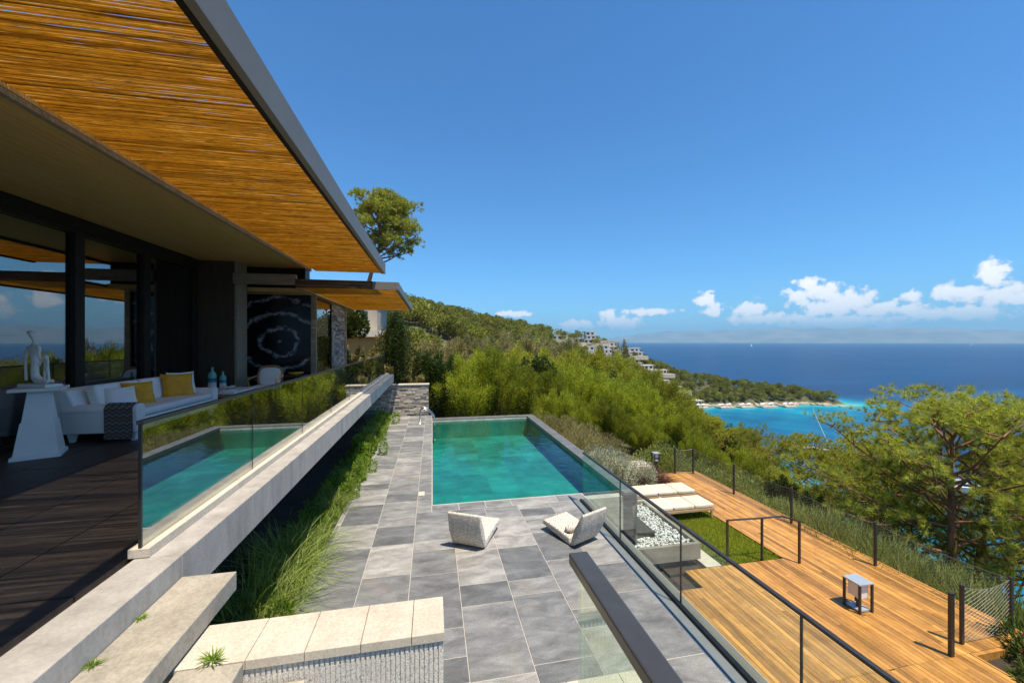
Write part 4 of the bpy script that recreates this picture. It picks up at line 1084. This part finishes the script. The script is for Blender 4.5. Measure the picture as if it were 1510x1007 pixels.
def tamarisk(seed, H, Rr, stems, per, L, Wd, mat, name, label, cat, group):
    r = random.Random(seed); tb = MB(); Ps, Ds = [], []
    for i in range(stems):
        a = r.uniform(0, 6.28); sp_ = r.uniform(.1, 1) ** .6 * Rr; h = H * (1 - .45 * (sp_ / Rr) ** 2) * r.uniform(.72, 1.05)
        e = Vector((math.cos(a) * sp_, math.sin(a) * sp_, h)); b = Vector((math.cos(a) * sp_ * .15, math.sin(a) * sp_ * .15, 0)); mid = Vector((math.cos(a) * sp_ * .6, math.sin(a) * sp_ * .6, h * .6))
        q = [(b * (1 - t) ** 2 + mid * 2 * t * (1 - t) + e * t * t) for t in np.linspace(0, 1, 6)]
        tb.tube(q, [.035 * H / 3 * (1 - .17 * j) for j in range(6)], 5)
        qa = np.array([tuple(v) for v in q]); tt = rng.uniform(.28, 1, per) ** .8; idx = np.clip((tt * 5).astype(int), 0, 4); fr = (tt * 5 - idx)[:, None]
        c = qa[idx] * (1 - fr) + qa[idx + 1] * fr; d = unit(qa[idx + 1] - qa[idx])
        side = spheredir(per); spread = (.10 + .20 * np.sin(np.clip(tt, 0, 1) * 2.9))[:, None] * H * .34
        Ps.append(c + side * rng.uniform(0, 1, (per, 1)) ** .7 * spread); Ds.append(d * .7 + side * .8 + np.array([0, 0, .25]))
    P_ = np.concatenate(Ps); P_[:, 2] = np.maximum(P_[:, 2], .02)
    return tree_from(name, label, cat, group, tb, leaves(P_, np.concatenate(Ds), L * rng.uniform(.6, 1.2, len(P_)), Wd), 4, mat, 'twig')


TG = 'feathery bushes behind the pool'
ta = tamarisk(31, 3.4, 1.5, 38, 1150, .13, .017, 'leaf_tamarisk', 'tamarisk_bush', 'bright feathery green bush in the hedge behind the pool', 'bush', TG)
tb2 = tamarisk(37, 3.4, 1.7, 44, 1000, .12, .018, 'leaf_tamarisk', 'tamarisk_bush', 'bright feathery green bush in the hedge behind the pool', 'bush', TG)
to_ = tamarisk(41, 3.2, 1.8, 44, 900, .10, .024, 'leaf_olive', 'olive_bush', 'yellowish olive bush in the hedge above the bay', 'bush', 'yellowish bushes above the bay')
td = tamarisk(43, 3.0, 1.3, 30, 700, .10, .055, 'leaf_dark', 'laurel_bush', 'dark glossy broadleaf bush by the stone wall behind the pool', 'bush', 'dark broadleaf bushes')
dk_ = tamarisk(45, 3.3, 1.6, 36, 520, .13, .045, 'leaf_dark', 'mastic_bush', 'dark green mastic bush among the yellowish bushes', 'bush', 'dark green bushes in the hedge')
first = {id(dk_): 1, id(ta): 1, id(tb2): 1, id(to_): 1, id(td): 1}
lst = [(td, 632, 21, 522, 1), (td, 655, 22.5, 528, 1), (td, 612, 23, 516, 1), (ta, 692, 21, 520, .95), (ta, 740, 21.5, 514, .9), (tb2, 715, 23.5, 528, 1), (td, 790, 24, 528, 1.1), (tb2, 765, 22, 545, 1), (ta, 805, 23, 548, 1),
       (tb2, 845, 24.5, 540, 1), (ta, 880, 25, 545, 1.1), (to_, 820, 32, 520, 1.3), (to_, 870, 34, 518, 1.3), (to_, 925, 35, 534, 1.3), (tb2, 915, 24, 562, 1.1), (ta, 955, 23, 575, 1.1), (ta, 900, 20, 590, .95), (tb2, 860, 20.5, 590, 1),
       (tb2, 985, 25, 588, 1.1), (ta, 1000, 22.5, 610, 1.1), (tb2, 950, 20.5, 615, 1.05), (to_, 980, 34, 566, 1.1), (to_, 950, 30, 552, 1.2), (to_, 985, 30, 585, 1.1), (ta, 1035, 24, 640, 1.0), (to_, 1000, 36, 592, 1.0), (ta, 1085, 22, 662, 1.0), (tb2, 1030, 20, 645, 1.0),
       (tb2, 820, 21, 575, 1), (to_, 780, 38, 512, 1.3), (to_, 900, 44, 522, 1.3), (to_, 850, 46, 512, 1.3), (tb2, 1130, 20, 680, 1.0), (to_, 1085, 30, 640, 1.0), (td, 985, 18.5, 650, .9), (td, 1200, 16, 730, .8), (td, 1150, 18, 705, .9)]
r8 = random.Random(88)
for k in range(34):
    px = r8.uniform(800, 1100); d = r8.uniform(26, 48); top = np.interp(px, [800, 850, 940, 1010, 1060, 1120], [514, 517, 532, 590, 612, 640])
    lst.append((r8.choice((to_, to_, tb2, ta, dk_)), px, d, top + r8.uniform(2, 16) + (48 - d) * .6, r8.uniform(.9, 1.2)))
for i, (o, px, d, ty, wd) in enumerate(lst):
    H_ = 3.3
    place(o, px, d, ty, H_, i * 2.1, wd, first=first.pop(id(o), 0) == 1)
# pale dry shrubs farther back
dr_ = tamarisk(47, 2.6, 1.4, 30, 600, .09, .03, 'leaf_dry', 'dry_bush', 'pale dry bush below the wooded hill', 'bush', 'dry bushes below the hill')
for i, (px, d, ty) in enumerate(((655, 40, 500), (690, 44, 503), (730, 48, 502), (760, 52, 490), (800, 55, 505), (620, 36, 505), (845, 60, 505), (905, 60, 508), (780, 46, 498), (705, 58, 497))):
    place(dr_, px, d, ty, 2.7, i * 1.7, 1.4, first=i == 0)


def shrub(seed, n, rad, L, Wd, mat, name, label, cat, group=None, lumps=9):
    r = random.Random(seed); Ps, Ds = [], []
    for i in range(lumps):
        c = np.array([r.gauss(0, .42) * rad[0], r.gauss(0, .42) * rad[1], rad[2] * r.uniform(.3, .72)]); s_ = r.uniform(.35, .6); d = spheredir(n // lumps)
        Ps.append(c + d * np.array(rad) * s_ * rng.uniform(.35, 1, (len(d), 1)) ** .4); Ds.append(d + np.array([0, 0, .5]))
    P_ = np.concatenate(Ps); P_[:, 2] = np.abs(P_[:, 2]) + .01; tbm = MB()
    for i in range(6): a = i * 1.05; tbm.tube([(0, 0, 0), (rad[0] * .35 * math.cos(a), rad[1] * .35 * math.sin(a), rad[2] * .7)], [.03, .012], 5)
    return tree_from(name, label, cat, group, tbm, leaves(P_, np.concatenate(Ds), L * rng.uniform(.6, 1.2, len(P_)), Wd), 4, mat, 'twig')


s1 = shrub(51, 16000, (.95, .95, 1.15), .07, .022, 'leaf_silver', 'silver_shrub', 'rounded silver leaved shrub right of the pool corner', 'shrub', 'silver shrubs beside the pool'); s1.location = (6.3, 12.4, -1.75)
c = dup(s1, (6.6, 14.4, -1.9), 1.2, .95, 'taller silver shrub behind the rounded one'); c = dup(s1, (5.6, 13.6, -1.8), 2.2, .9, 'silver shrub pressed against the pool wall')
s2 = shrub(53, 12000, (1.0, 1.0, 1.1), .12, .014, 'leaf_dry', 'lavender', 'dry grassy lavender along the outer pool wall', 'shrub', 'lavender by the pool wall'); s2.location = (5.6, 15.2, -1.6); s2.scale = (1, 1, 1.1)
dup(s2, (6.0, 16.6, -1.7), 1.4, (1.1, 1.1, 1.25)); dup(s2, (5.4, 17.6, -1.6), 2.8, (1, 1, 1.3)); dup(s2, (7.0, 15.9, -2.0), .7, (1, 1, 1.1))
def grass_tuft(seed, n, r0, L, Wd, droop, mat, name, label, cat, group=None, up=1.2):
    a = rng.uniform(0, 2 * math.pi, n); rr = rng.uniform(0, r0, n) ** .8
    P_ = np.stack([np.cos(a) * rr, np.sin(a) * rr, np.zeros(n)], 1); D_ = np.stack([np.cos(a) * .7, np.sin(a) * .7, np.full(n, up)], 1) + rng.normal(size=(n, 3)) * .42
    o = np_mesh(name, blades(P_, D_, L * rng.uniform(.55, 1.1, n), Wd, droop), 4, mat); return tag(o, label, cat, group)
g0 = grass_tuft(61, 800, .22, .85, .018, .5, 'leaf_red', 'fountain_grass', 'dark purple fountain grass tuft between shrubs and loungers', 'grass'); g0.location = (7.5, 12.7, -1.66); g0.scale = (1.3, 1.3, 1.1)
g1 = grass_tuft(62, 330, .26, .95, .0075, .75, 'leaf_grass', 'ornamental_grass', 'arching ornamental grass spilling over the paving below the terrace beam', 'grass', 'ornamental grasses below the beam')
g2 = grass_tuft(63, 190, .2, .7, .009, .4, 'leaf_grass', 'ornamental_grass', 'arching ornamental grass spilling over the paving below the terrace beam', 'grass', 'ornamental grasses below the beam', 1.6)
spots = [(g1, -1.72, 5.6, 1.0), (g1, -1.75, 6.3, 1.05), (g1, -1.8, 4.9, .95), (g2, -1.95, 4.3, 1.2), (g1, -1.85, 7.1, 1.0), (g1, -1.8, 8.7, .8), (g2, -2.05, 5.4, 1.5), (g2, -2.05, 6.6, 1.5), (g2, -1.85, 13.4, 1.0), (g1, -1.78, 10.6, .7), (g2, -1.9, 15.0, 1.1), (g2, -1.95, 16.6, 1.2), (g1, -2.1, 4.0, .8)]
seen = set()
for i, (o, x, y, s_) in enumerate(spots):
    c = o if id(o) not in seen else dup(o); seen.add(id(o)); c.location = (x - .2, y, 0.0); c.rotation_euler = (0, 0, i * 1.9); c.scale = (s_ * rnd.uniform(.85, 1.1), s_ * rnd.uniform(.85, 1.1), s_ * rnd.uniform(.75, 1.1))
struct(MB().box(-3.3, -1.76, 2.86, 18.9, -.3, -.005).build('planting_bed', 'soil'))
wd1 = shrub(71, 1400, (.38, .38, .6), .09, .035, 'leaf_weed', 'leafy_shrub', 'small leafy green plant in the bed under the beam', 'plant', 'leafy plants in the planting bed', 5); wd1.location = (-1.75, 3.6, 0)
for i, (x, y, s_) in enumerate(((-1.95, 3.4, 1.2), (-1.55, 3.5, 1.1), (-1.62, 4.6, .8), (-1.9, 3.9, 1.2), (-1.75, 3.1, 1.1), (-1.6, 3.25, .8), (-2.1, 3.05, 1.0), (-1.7, 4.2, .7), (-1.68, 9.2, .9), (-1.66, 10.2, 1.0), (-1.65, 11.1, .9), (-1.66, 12.2, 1.1), (-1.7, 13.1, .8), (-1.7, 14.3, 1.0), (-1.75, 15.9, 1.1), (-1.8, 17.3, 1.3), (-1.5, 3.0, .7), (-1.85, 12.7, 1.3))):
    dup(wd1, (x - .17, y, 0), i * 1.3, s_ * (.72 if y > 8 else 1))
N = 9000
P = np.stack([rng.uniform(-2.5, -1.76, N), rng.uniform(2.9, 18.8, N), np.zeros(N)], 1)
struct(np_mesh('ground_cover', leaves(P, rng.normal(size=(N, 3)) * .6 + np.array([0, 0, 1.]), rng.uniform(.05, .22, N), .022), 4, 'leaf_weed'), 'stuff')['label'] = 'low green ground cover in the bed below the beam'
# weeds growing in the stair joints
wds = grass_tuft(75, 60, .03, .13, .012, .3, 'leaf_weed', 'weed', 'weed growing where the nearest step meets the cream wall cap', 'weed', 'weeds in the stair joints', .8); wds.location = (-1.22, 2.53, 1.6); wds.scale = (.6, .6, .6)
for (x, y, z, s_, lb) in ((-1.70, 2.75, 1.75, .3, 'tiny weed at the top of the first step joint'), (-1.70, 2.4, 1.75, .38, 'tiny weed midway along the first step joint'), (-1.70, 2.02, 1.75, .42, 'pale weed low along the first step joint'), (-1.71, 1.9, 1.75, .55, 'weed at the bottom picture edge in the step joint')):
    dup(wds, (x, y, z), y * 3, s_, lb)
# beyond the fence: grasses and scrub, lower right bush
gf = tag(np_mesh('tall_grass', blades(np.stack([rng.normal(0, .25, 500), rng.normal(0, .25, 500), np.zeros(500)], 1), rng.normal(size=(500, 3)) * .35 + np.array([0, 0, 1.2]), rng.uniform(.6, 1.2, 500), .016, .3), 4, 'leaf_scrub'), 'grey green grass tuft outside the wire fence', 'grass', 'grass tufts outside the fence')
for i in range(22):
    y = 4.6 + i * .30 + rnd.uniform(-.2, .2); x = 10.35 + rnd.uniform(0, .9); c = gf if i == 0 else dup(gf)
    c.location = (x, y, float(zt(x, y)[0]) - .05); c.rotation_euler = (0, 0, i); c.scale = (1.3, 1.3, rnd.uniform(1.1, 1.7))
sc1 = shrub(81, 9000, (.9, .9, 1.0), .07, .03, 'leaf_scrub', 'scrub_bush', 'dusty green scrub bush outside the wire fence', 'bush', 'scrub bushes outside the fence')
sc1.location = (10.9, 8.0, float(zt(10.9, 8)[0]))
for i, (x, y, s_) in enumerate(((10.8, 9.2, 1.0), (11.0, 10.4, 1.1), (10.9, 11.8, 1.0), (11.2, 13.2, 1.2), (12.0, 7.2, 1.1), (12.2, 9.6, 1.2), (12.6, 11.6, 1.3), (10.6, 14.6, 1.3), (12.4, 5.2, 1.2), (9.2, 15.2, 1.2), (11.5, 5.9, .9))):
    dup(sc1, (x, y, float(zt(x, y)[0]) - .1), i * 1.1, s_)
lb_ = shrub(83, 9000, (.75, .75, .95), .11, .035, 'leaf_dark', 'pittosporum_bush', 'dense dark green bush below the deck corner', 'bush'); lb_.location = (9.35, 4.1, -2.1)
dup(lb_, (9.9, 3.5, -2.3), 2, 1.0, 'dark green bush cut by the lower right picture corner')
# around the terrace end: ivy column, trees, neighbour house
iv = shrub(91, 15000, (.55, .55, 3.4), .10, .06, 'leaf_dark', 'ivy_column', 'tall ivy covered column at the end of the terrace', 'climber', None, 22); iv.location = (-1.75, 20.6, 1.0)
it = shrub(92, 7000, (.85, .8, 1.3), .13, .08, 'leaf_dark', 'broadleaf_tree', 'dark leafy tree under the lower canopy', 'tree', None, 10); it.location = (-3.8, 20.4, 3.6)
MB().tube([(-3.75, 20.4, 0), (-3.72, 20.4, 3.6)], .07, 7).build('stem', 'twig').parent = it; it.children[-1].matrix_parent_inverse = Matrix.Translation((3.8, -20.4, -3.6))
ib = tamarisk(93, 2.0, 1.0, 20, 380, .13, .045, 'leaf_dry', 'terrace_bush', 'pale leaved bush at the far terrace end', 'bush', 'bushes at the far terrace end'); ib.location = (-2.9, 20.2, .8)
dup(ib, (-2.2, 20.9, .6), 1.5, 1.1); dup(ib, (-4.2, 21.2, 1.2), 2.5, 1.1); dup(ib, (-1.3, 21.4, .2), .7, 1.2); dup(ib, (-1.9, 22.4, .6), 3.7, 1.7)
NH = thing('neighbour_house', (-5, 33, 2), 'pale neighbouring house with an orange wood garage panel', 'house')
MB().box(-9.5, -4.3, 33, 40, 0, 6.3).build('wall', 'villa_stone', NH); MB().box(-9.6, -3.0, 31.6, 33, 3.75, 4.25).build('ledge', 'cream', NH); MB().box(-9.5, -3.2, 32.2, 32.4, 1.2, 3.74).build('wood_panel', 'orange_wood', NH); MB().box(-9.6, -4.2, 32.9, 40, 6.3, 6.5).build('roof', 'cream', NH)
MB().box(-5.6, -5.0, 32.95, 32.99, 4.6, 5.8).build('window', 'villa_glass', NH)

# ------------------------------------------------------------------ far hill: pines, villas, shore
def hill_tree(seed, H, Rr, n, s_, mat='leaf_pine_far'):
    r = random.Random(seed); Ps, Ds = [], []; L = 7
    for i in range(L):
        c = np.array([r.gauss(0, .4) * Rr, r.gauss(0, .4) * Rr, H * r.uniform(.42, .86)]); d = spheredir(n // L); rad = Rr * r.uniform(.4, .7)
        Ps.append(c + d * np.array([rad, rad, rad * .75]) * rng.uniform(.5, 1, (len(d), 1))); Ds.append(d + np.array([0, 0, .3]))
    P_ = np.concatenate(Ps); Vv = leaves(P_, np.concatenate(Ds), s_ * rng.uniform(.6, 1.2, len(P_)), s_ * .55)
    tr = MB().tube([(0, 0, -.5), (.1, 0, H * .6)], [.16, .06], 4); tv = np.array(tr.v); tq = np.array([[tv[i] for i in f] for f in tr.f if len(f) == 4])
    Va = np.concatenate([Vv, tq]); o = np_mesh('pine_tree', Va, 4, [MT[mat], MT['bark']])
    mi = np.zeros(len(Va), np.int32); mi[len(Vv):] = 1; o.data.polygons.foreach_set('material_index', mi); return o


HT = [hill_tree(101, 6.0, 2.1, 420, .62), hill_tree(102, 7.0, 1.9, 420, .60), hill_tree(103, 5.0, 2.4, 420, .62)]
cand = []
while len(cand) < 5200:
    px = rnd.uniform(560, 1245); d = rnd.uniform(60, 370); x, y = at(px, d)
    cand.append((x, y, px, d))
while len(cand) < 6400:
    px = rnd.uniform(930, 1245); d = rnd.uniform(285, 350); x, y = at(px, d); cand.append((x, y, px, d))
ca = np.array(cand); cz = zt(ca[:, 0], ca[:, 1]); e_ = 1.5
ok = (cz > SEA + 2.2)
ok &= ~((ca[:, 2] > 812) & (ca[:, 2] < 1020) & (ca[:, 3] > 262) & (ca[:, 3] < 335) & (rng.random(len(ca)) < .72))
ok &= ~((ca[:, 2] > 1020) & (rng.random(len(ca)) < .3))
ok &= ~((ca[:, 2] < 860) & (np.sin(ca[:, 0] * .13 + 2 * np.sin(ca[:, 1] * .06)) * np.sin(ca[:, 1] * .11 + 1) > .62))
line = np.interp(ca[:, 2], [560, 630, 680, 850, 940, 1010, 1060, 1250], [462, 468, 520, 522, 536, 592, 612, 690])
ok &= ~(((ca[:, 3] < 130) | ((ca[:, 2] > 835) & (ca[:, 3] < 240))) & (503.5 - 585 * (cz + 8 - EYE) / ca[:, 3] < line))
ca, cz = ca[ok], cz[ok]; vis = EYE - 0 - cz
order = np.argsort(ca[:, 3]); ca, cz = ca[order], cz[order]
yy_ = 503.5 - 585 * (cz + 6 - EYE) / ca[:, 3]; inview = (yy_ < np.where(ca[:, 2] < 860, 515, 600)) & (ca[:, 3] > 110) & ((ca[:, 2] < 1000) | (rng.random(len(ca)) < .5))
sel = np.where(inview)[0]; big = sel[:300]; rest = np.array([i for i in range(len(ca)) if i not in set(big.tolist())])
for k, i in enumerate(big):
    o = HT[k % 3]; c = o if k < 3 else dup(o)
    tag(c, 'round dark green pine among those on the wooded hillside', 'tree', 'pines on the wooded hill')
    s_ = rnd.uniform(.7, 1.15) * (1.7 if (ca[i, 2] > 960 and k % 5 == 0) else 1.35 if k % 6 == 0 else 1); c.location = (ca[i, 0], ca[i, 1], cz[i]); c.rotation_euler = (0, 0, rnd.uniform(0, 6)); c.scale = (s_ * 1.05, s_ * 1.05, s_)
me = bpy.data.meshes.new('pine_wood'); me.from_pydata([(a, b, z) for (a, b, _, _), z in zip(ca[rest], cz[rest])], [], [])
wood = bpy.data.objects.new('pine_wood', me); COL.objects.link(wood); struct(wood, 'stuff'); wood['label'] = 'dense pine wood covering the far hill and headland'
ng = bpy.data.node_groups.new('wood_scatter', 'GeometryNodeTree'); ng.is_modifier = True
ng.interface.new_socket('Geometry', in_out='INPUT', socket_type='NodeSocketGeometry'); ng.interface.new_socket('Geometry', in_out='OUTPUT', socket_type='NodeSocketGeometry')
gi = ng.nodes.new('NodeGroupInput'); go = ng.nodes.new('NodeGroupOutput'); ip = ng.nodes.new('GeometryNodeInstanceOnPoints'); jn = ng.nodes.new('GeometryNodeJoinGeometry')
for h in HT:
    oi = ng.nodes.new('GeometryNodeObjectInfo'); oi.inputs['Object'].default_value = h; oi.inputs['As Instance'].default_value = True; ng.links.new(oi.outputs['Geometry'], jn.inputs[0])
rv = ng.nodes.new('FunctionNodeRandomValue'); rv.data_type = 'FLOAT_VECTOR'; rv.inputs[0].default_value = (-.06, -.06, 0); rv.inputs[1].default_value = (.06, .06, 6.28)
rs = ng.nodes.new('FunctionNodeRandomValue'); rs.data_type = 'FLOAT'; rs.inputs[2].default_value = .65; rs.inputs[3].default_value = 1.2; rs.inputs['Seed'].default_value = 4
ip.inputs['Pick Instance'].default_value = True
ng.links.new(gi.outputs[0], ip.inputs['Points']); ng.links.new(jn.outputs[0], ip.inputs['Instance']); ng.links.new(rv.outputs[0], ip.inputs['Rotation']); ng.links.new(rs.outputs[1], ip.inputs['Scale']); ng.links.new(ip.outputs[0], go.inputs[0])
wood.modifiers.new('scatter', 'NODES').node_group = ng


def villa(px, d, w_, dp, st, label, seed, dz=0., stone=False):
    r = random.Random(seed); w_ *= 1.3; x, y = at(px, d); z = float(zt(x, y)[0]) + dz + .8; t = thing('hillside_villa', (x, y, z), label, 'house', 'villas on the far hill')
    wl, ro, te = MB(), MB(), MB(); wins = []
    for k in range(st):
        ox = r.uniform(-.15, .15) * w_; ww = w_ * (1 - .22 * k); x0, x1, y0, y1 = x + ox - ww / 2, x + ox + ww / 2, y - dp / 2 + k * dp * .25, y + dp / 2; z0 = z - 1.5 + k * 3.2 if k == 0 else z + k * 3.1; z1 = z + (k + 1) * 3.1 - .35
        wl.box(x0, x1, y0, y1, z0, z1); ro.box(x0 - .5, x1 + .5, y0 - 1.0, y1 + .4, z1 + .003, z1 + .34)
        n = max(2, int(ww / 3.2))
        for i in range(n): a = x0 + (i + .2) * ww / n; wins.append((a, a + ww / n * r.uniform(.35, .6), y0 - .06, z + k * 3.1 + .5, z1 - .6))
    te.box(x - w_ * .7, x + w_ * .7, y - dp / 2 - 5, y - dp / 2 - .01, z - 3.2, z - .1)
    wl.build('wall', 'villa_stone' if stone else 'villa_wall', t); ro.build('roof', 'cream', t); te.build('terrace', 'villa_stone', t)
    for a, b, yw, z0, z1 in wins: MB().box(a, b, yw, yw + .05, z0, z1).build('window', 'villa_glass', t)


villa(874, 318, 11, 8, 3, 'tall white villa at the top of the far slope', 1, -1.5); villa(842, 300, 10, 7, 1, 'stone villa left of the tall white villa', 2, -1, True); villa(898, 316, 12, 7, 2, 'white villa right of the tall one on the far slope', 3, -1)
villa(912, 300, 16, 7, 2, 'wide white villa in the middle of the far slope', 4, -.5); villa(943, 306, 14, 6, 1, 'low white villa at the edge of the far slope', 5, 0); villa(862, 292, 9, 6, 1, 'small white villa below the tall white villa', 6, -1)
villa(955, 300, 15, 6, 1, 'long pale villa with shaded terrace above the headland', 7, 0, True); villa(985, 300, 16, 6, 1, 'flat roofed stone villa lowest on the far slope', 8, 0, True); villa(1012, 303, 18, 6, 1, 'long low stone building on the headland neck', 9, 0, True); villa(925, 288, 13, 5, 1, 'low pale villa half hidden by the hedge', 10, -.5); villa(826, 296, 9, 6, 1, 'leftmost small white villa below the pine ridge', 21, -1); villa(882, 298, 13, 6, 2, 'white villa with two stepped floors below the tall one', 22, -1); villa(888, 330, 10, 6, 1, 'small white villa behind the right shoulder of the tall one', 23, 0)
villa(930, 318, 12, 6, 2, 'two floored white villa near the ridge end', 24, 0); villa(968, 318, 13, 5, 1, 'low cream villa on the seaward side of the headland', 25, 0); villa(905, 284, 15, 5, 1, 'long cream terrace house just above the hedge', 26, -.5)
# shore platforms with parasols
for i, (px, w_) in enumerate(((1034, 9), (1070, 12), (1100, 11), (1132, 13), (1163, 10))):
    d = 297 + i * 1.5; x, y = at(px, d); t = thing('bathing_platform', (x, y, SEA), ('bathing platform nearest the hedge with white parasols', 'second bathing platform from the hedge', 'middle bathing platform of five on the headland shore', 'widest bathing platform with white parasols', 'bathing platform closest to the headland tip')[i], 'jetty', 'bathing platforms on the headland')
    MB().box(x - w_ / 2, x + w_ / 2, y - 3, y + 4, SEA - 1, SEA + .9).build('deck', 'villa_stone', t)
    for k in range(4):
        xx = x - w_ / 2 + 1.2 + k * (w_ - 2.4) / 3; MB().lathe(xx, y + (k % 2) * 1.5, [(.06, SEA + .9), (.06, SEA + 2.7), (1.3, SEA + 2.75), (.05, SEA + 3.4)], 8).build('parasol', 'hull', t)
    lg = MB()
    for k in range(6): lg.box(x - w_ / 2 + .5 + k * w_ / 6.5, x - w_ / 2 + 1.2 + k * w_ / 6.5, y - 2.6, y - .8, SEA + .9, SEA + 1.25)
    lg.build('daybeds', 'linen', t)
x, y = at(1252, 305)
tag(MB().box(x - 9, x + 9, y - 1.2, y + 1.2, SEA - 1, SEA + .6).build('pier', 'rock'), 'flat stone pier at the headland tip', 'pier')
rk = MB(); r7 = random.Random(77)
for k in range(170):
    px = r7.uniform(1012, 1240); x, y = at(px, 300 + (px - 1012) * .01); 
    for q in range(14):
        if float(zt(x, y)[0]) > SEA + .2: break
        y += 1.2
    s_ = r7.uniform(.6, 2.0); rk.ell((x + r7.uniform(-2, 2), y + r7.uniform(-1, 3), SEA + .3), (s_ * 1.5, s_, s_ * .9), 7, 5, eul(r7.uniform(-.4, .4), r7.uniform(-.4, .4), r7.uniform(0, 3)), .8)
struct(rk.build('shore_rocks', 'rock'), 'stuff')['label'] = 'pale rocks along the headland waterline'


# ------------------------------------------------------------------ boats
def hull(mb, L, B_, D_, z):
    sec = []
    for t in np.linspace(0, 1, 9):
        w_ = B_ / 2 * (1 - max(0, (t - .45) / .55) ** 2.2) * (.86 + .14 * min(1, t * 4)); zz = z + D_ * (1 + .25 * t * t); sec.append([(L * (t - .5), -w_, zz), (L * (t - .5), -w_ * .7, z - .3), (L * (t - .5), w_ * .7, z - .3), (L * (t - .5), w_, zz)])
    k = len(mb.v)
    for s_ in sec: mb.v += s_
    for i in range(8):
        for j in range(4): mb.f.append((k + i * 4 + j, k + i * 4 + (j + 1) % 4, k + (i + 1) * 4 + (j + 1) % 4, k + (i + 1) * 4 + j)); mb.sh.append(.5)
    mb.f.append((k, k + 1, k + 2, k + 3)); mb.sh.append(.5)
    return mb


def boat(px, d, rz, kind, label, L=12.):
    x, y = at(px, d); t = thing('sailing_boat' if kind == 's' else 'motor_yacht', (0, 0, 0), label, 'boat', None if kind == 's' else 'motor yachts moored below the pines')
    hull(MB(), L, L * .29, L * .10, 0).build('hull', 'hull', t, smooth=False)
    if kind == 's':
        MB().tube([(.5, 0, 1), (.5, 0, L * 1.32)], [.13, .09], 8).build('mast', 'hull', t); MB().tube([(L * .48, 0, 1.6), (.5, 0, L * 1.25)], .11, 6).build('furled_jib', 'hull', t); MB().tube([(.5, 0, 2.4), (-L * .33, 0, 2.5)], .16, 6).build('boom', 'linen', t)
        MB().box(-L * .2, L * .15, -.9, .9, L * .1, L * .1 + .6).build('cabin', 'hull', t, bevel=.1)
    else:
        MB().extr([(-L * .35, L * .1), (L * .22, L * .11), (L * .08, L * .19), (-L * .3, L * .19)], 'y', -L * .105, L * .105).build('cabin', 'hull', t, bevel=.06); MB().extr([(-L * .28, L * .135), (L * .145, L * .135), (L * .10, L * .165), (-L * .27, L * .165)], 'y', -L * .107, L * .107).build('window_band', 'villa_glass', t)
        MB().box(-L * .2, L * .02, -L * .08, L * .08, L * .21, L * .225).build('canopy', 'hull', t); MB().box(-L * .12, -L * .10, -.1, .1, L * .19, L * .21).build('arch', 'hull', t)
    t.location = (x, y, SEA); t.rotation_euler = (0, 0, rz); return t


boat(1197, 181, R(-62), 's', 'white sailing boat with bare mast anchored in the bay', 15)
boat(1342, 138, R(150), 'm', 'leftmost white motor yacht moored below the pines', 14); boat(1372, 133, R(155), 'm', 'middle white motor yacht moored below the pines', 15); boat(1410, 134, R(160), 'm', 'right white motor yacht moored behind the pine trunks', 15)
for px, d, lb in ((1108, 4200, 'tiny white sail far out on the open sea'), (1432, 5200, 'smallest white sail near the horizon on the right')):
    x, y = at(px, d); t = thing('distant_sailboat', (x, y, SEA), lb, 'boat')
    MB().box(x - 12, x + 12, y - 3, y + 3, SEA, SEA + 2.4).build('hull', 'hull', t); MB().extr([(x - 8, SEA + 3), (x + 9, SEA + 3), (x + 1, SEA + 30)], 'y', y - .2, y + .2).build('sail', 'hull', t)

# ------------------------------------------------------------------ air
hm, t = new_mat('sea_haze')
vp = t('ShaderNodeVolumePrincipled', ins={'Color': (.36, .70, 1, 1), 'Density': 7.2e-5, 'Anisotropy': .0})
ho = t('ShaderNodeOutputMaterial'); t.l.new(vp.outputs[0], ho.inputs['Volume'])
hz = MB().box(-27000, 27000, -27000, 27000, -64, 1000).build('haze', hm); struct(hz, 'stuff'); hz['label'] = 'thin sea haze in the air'
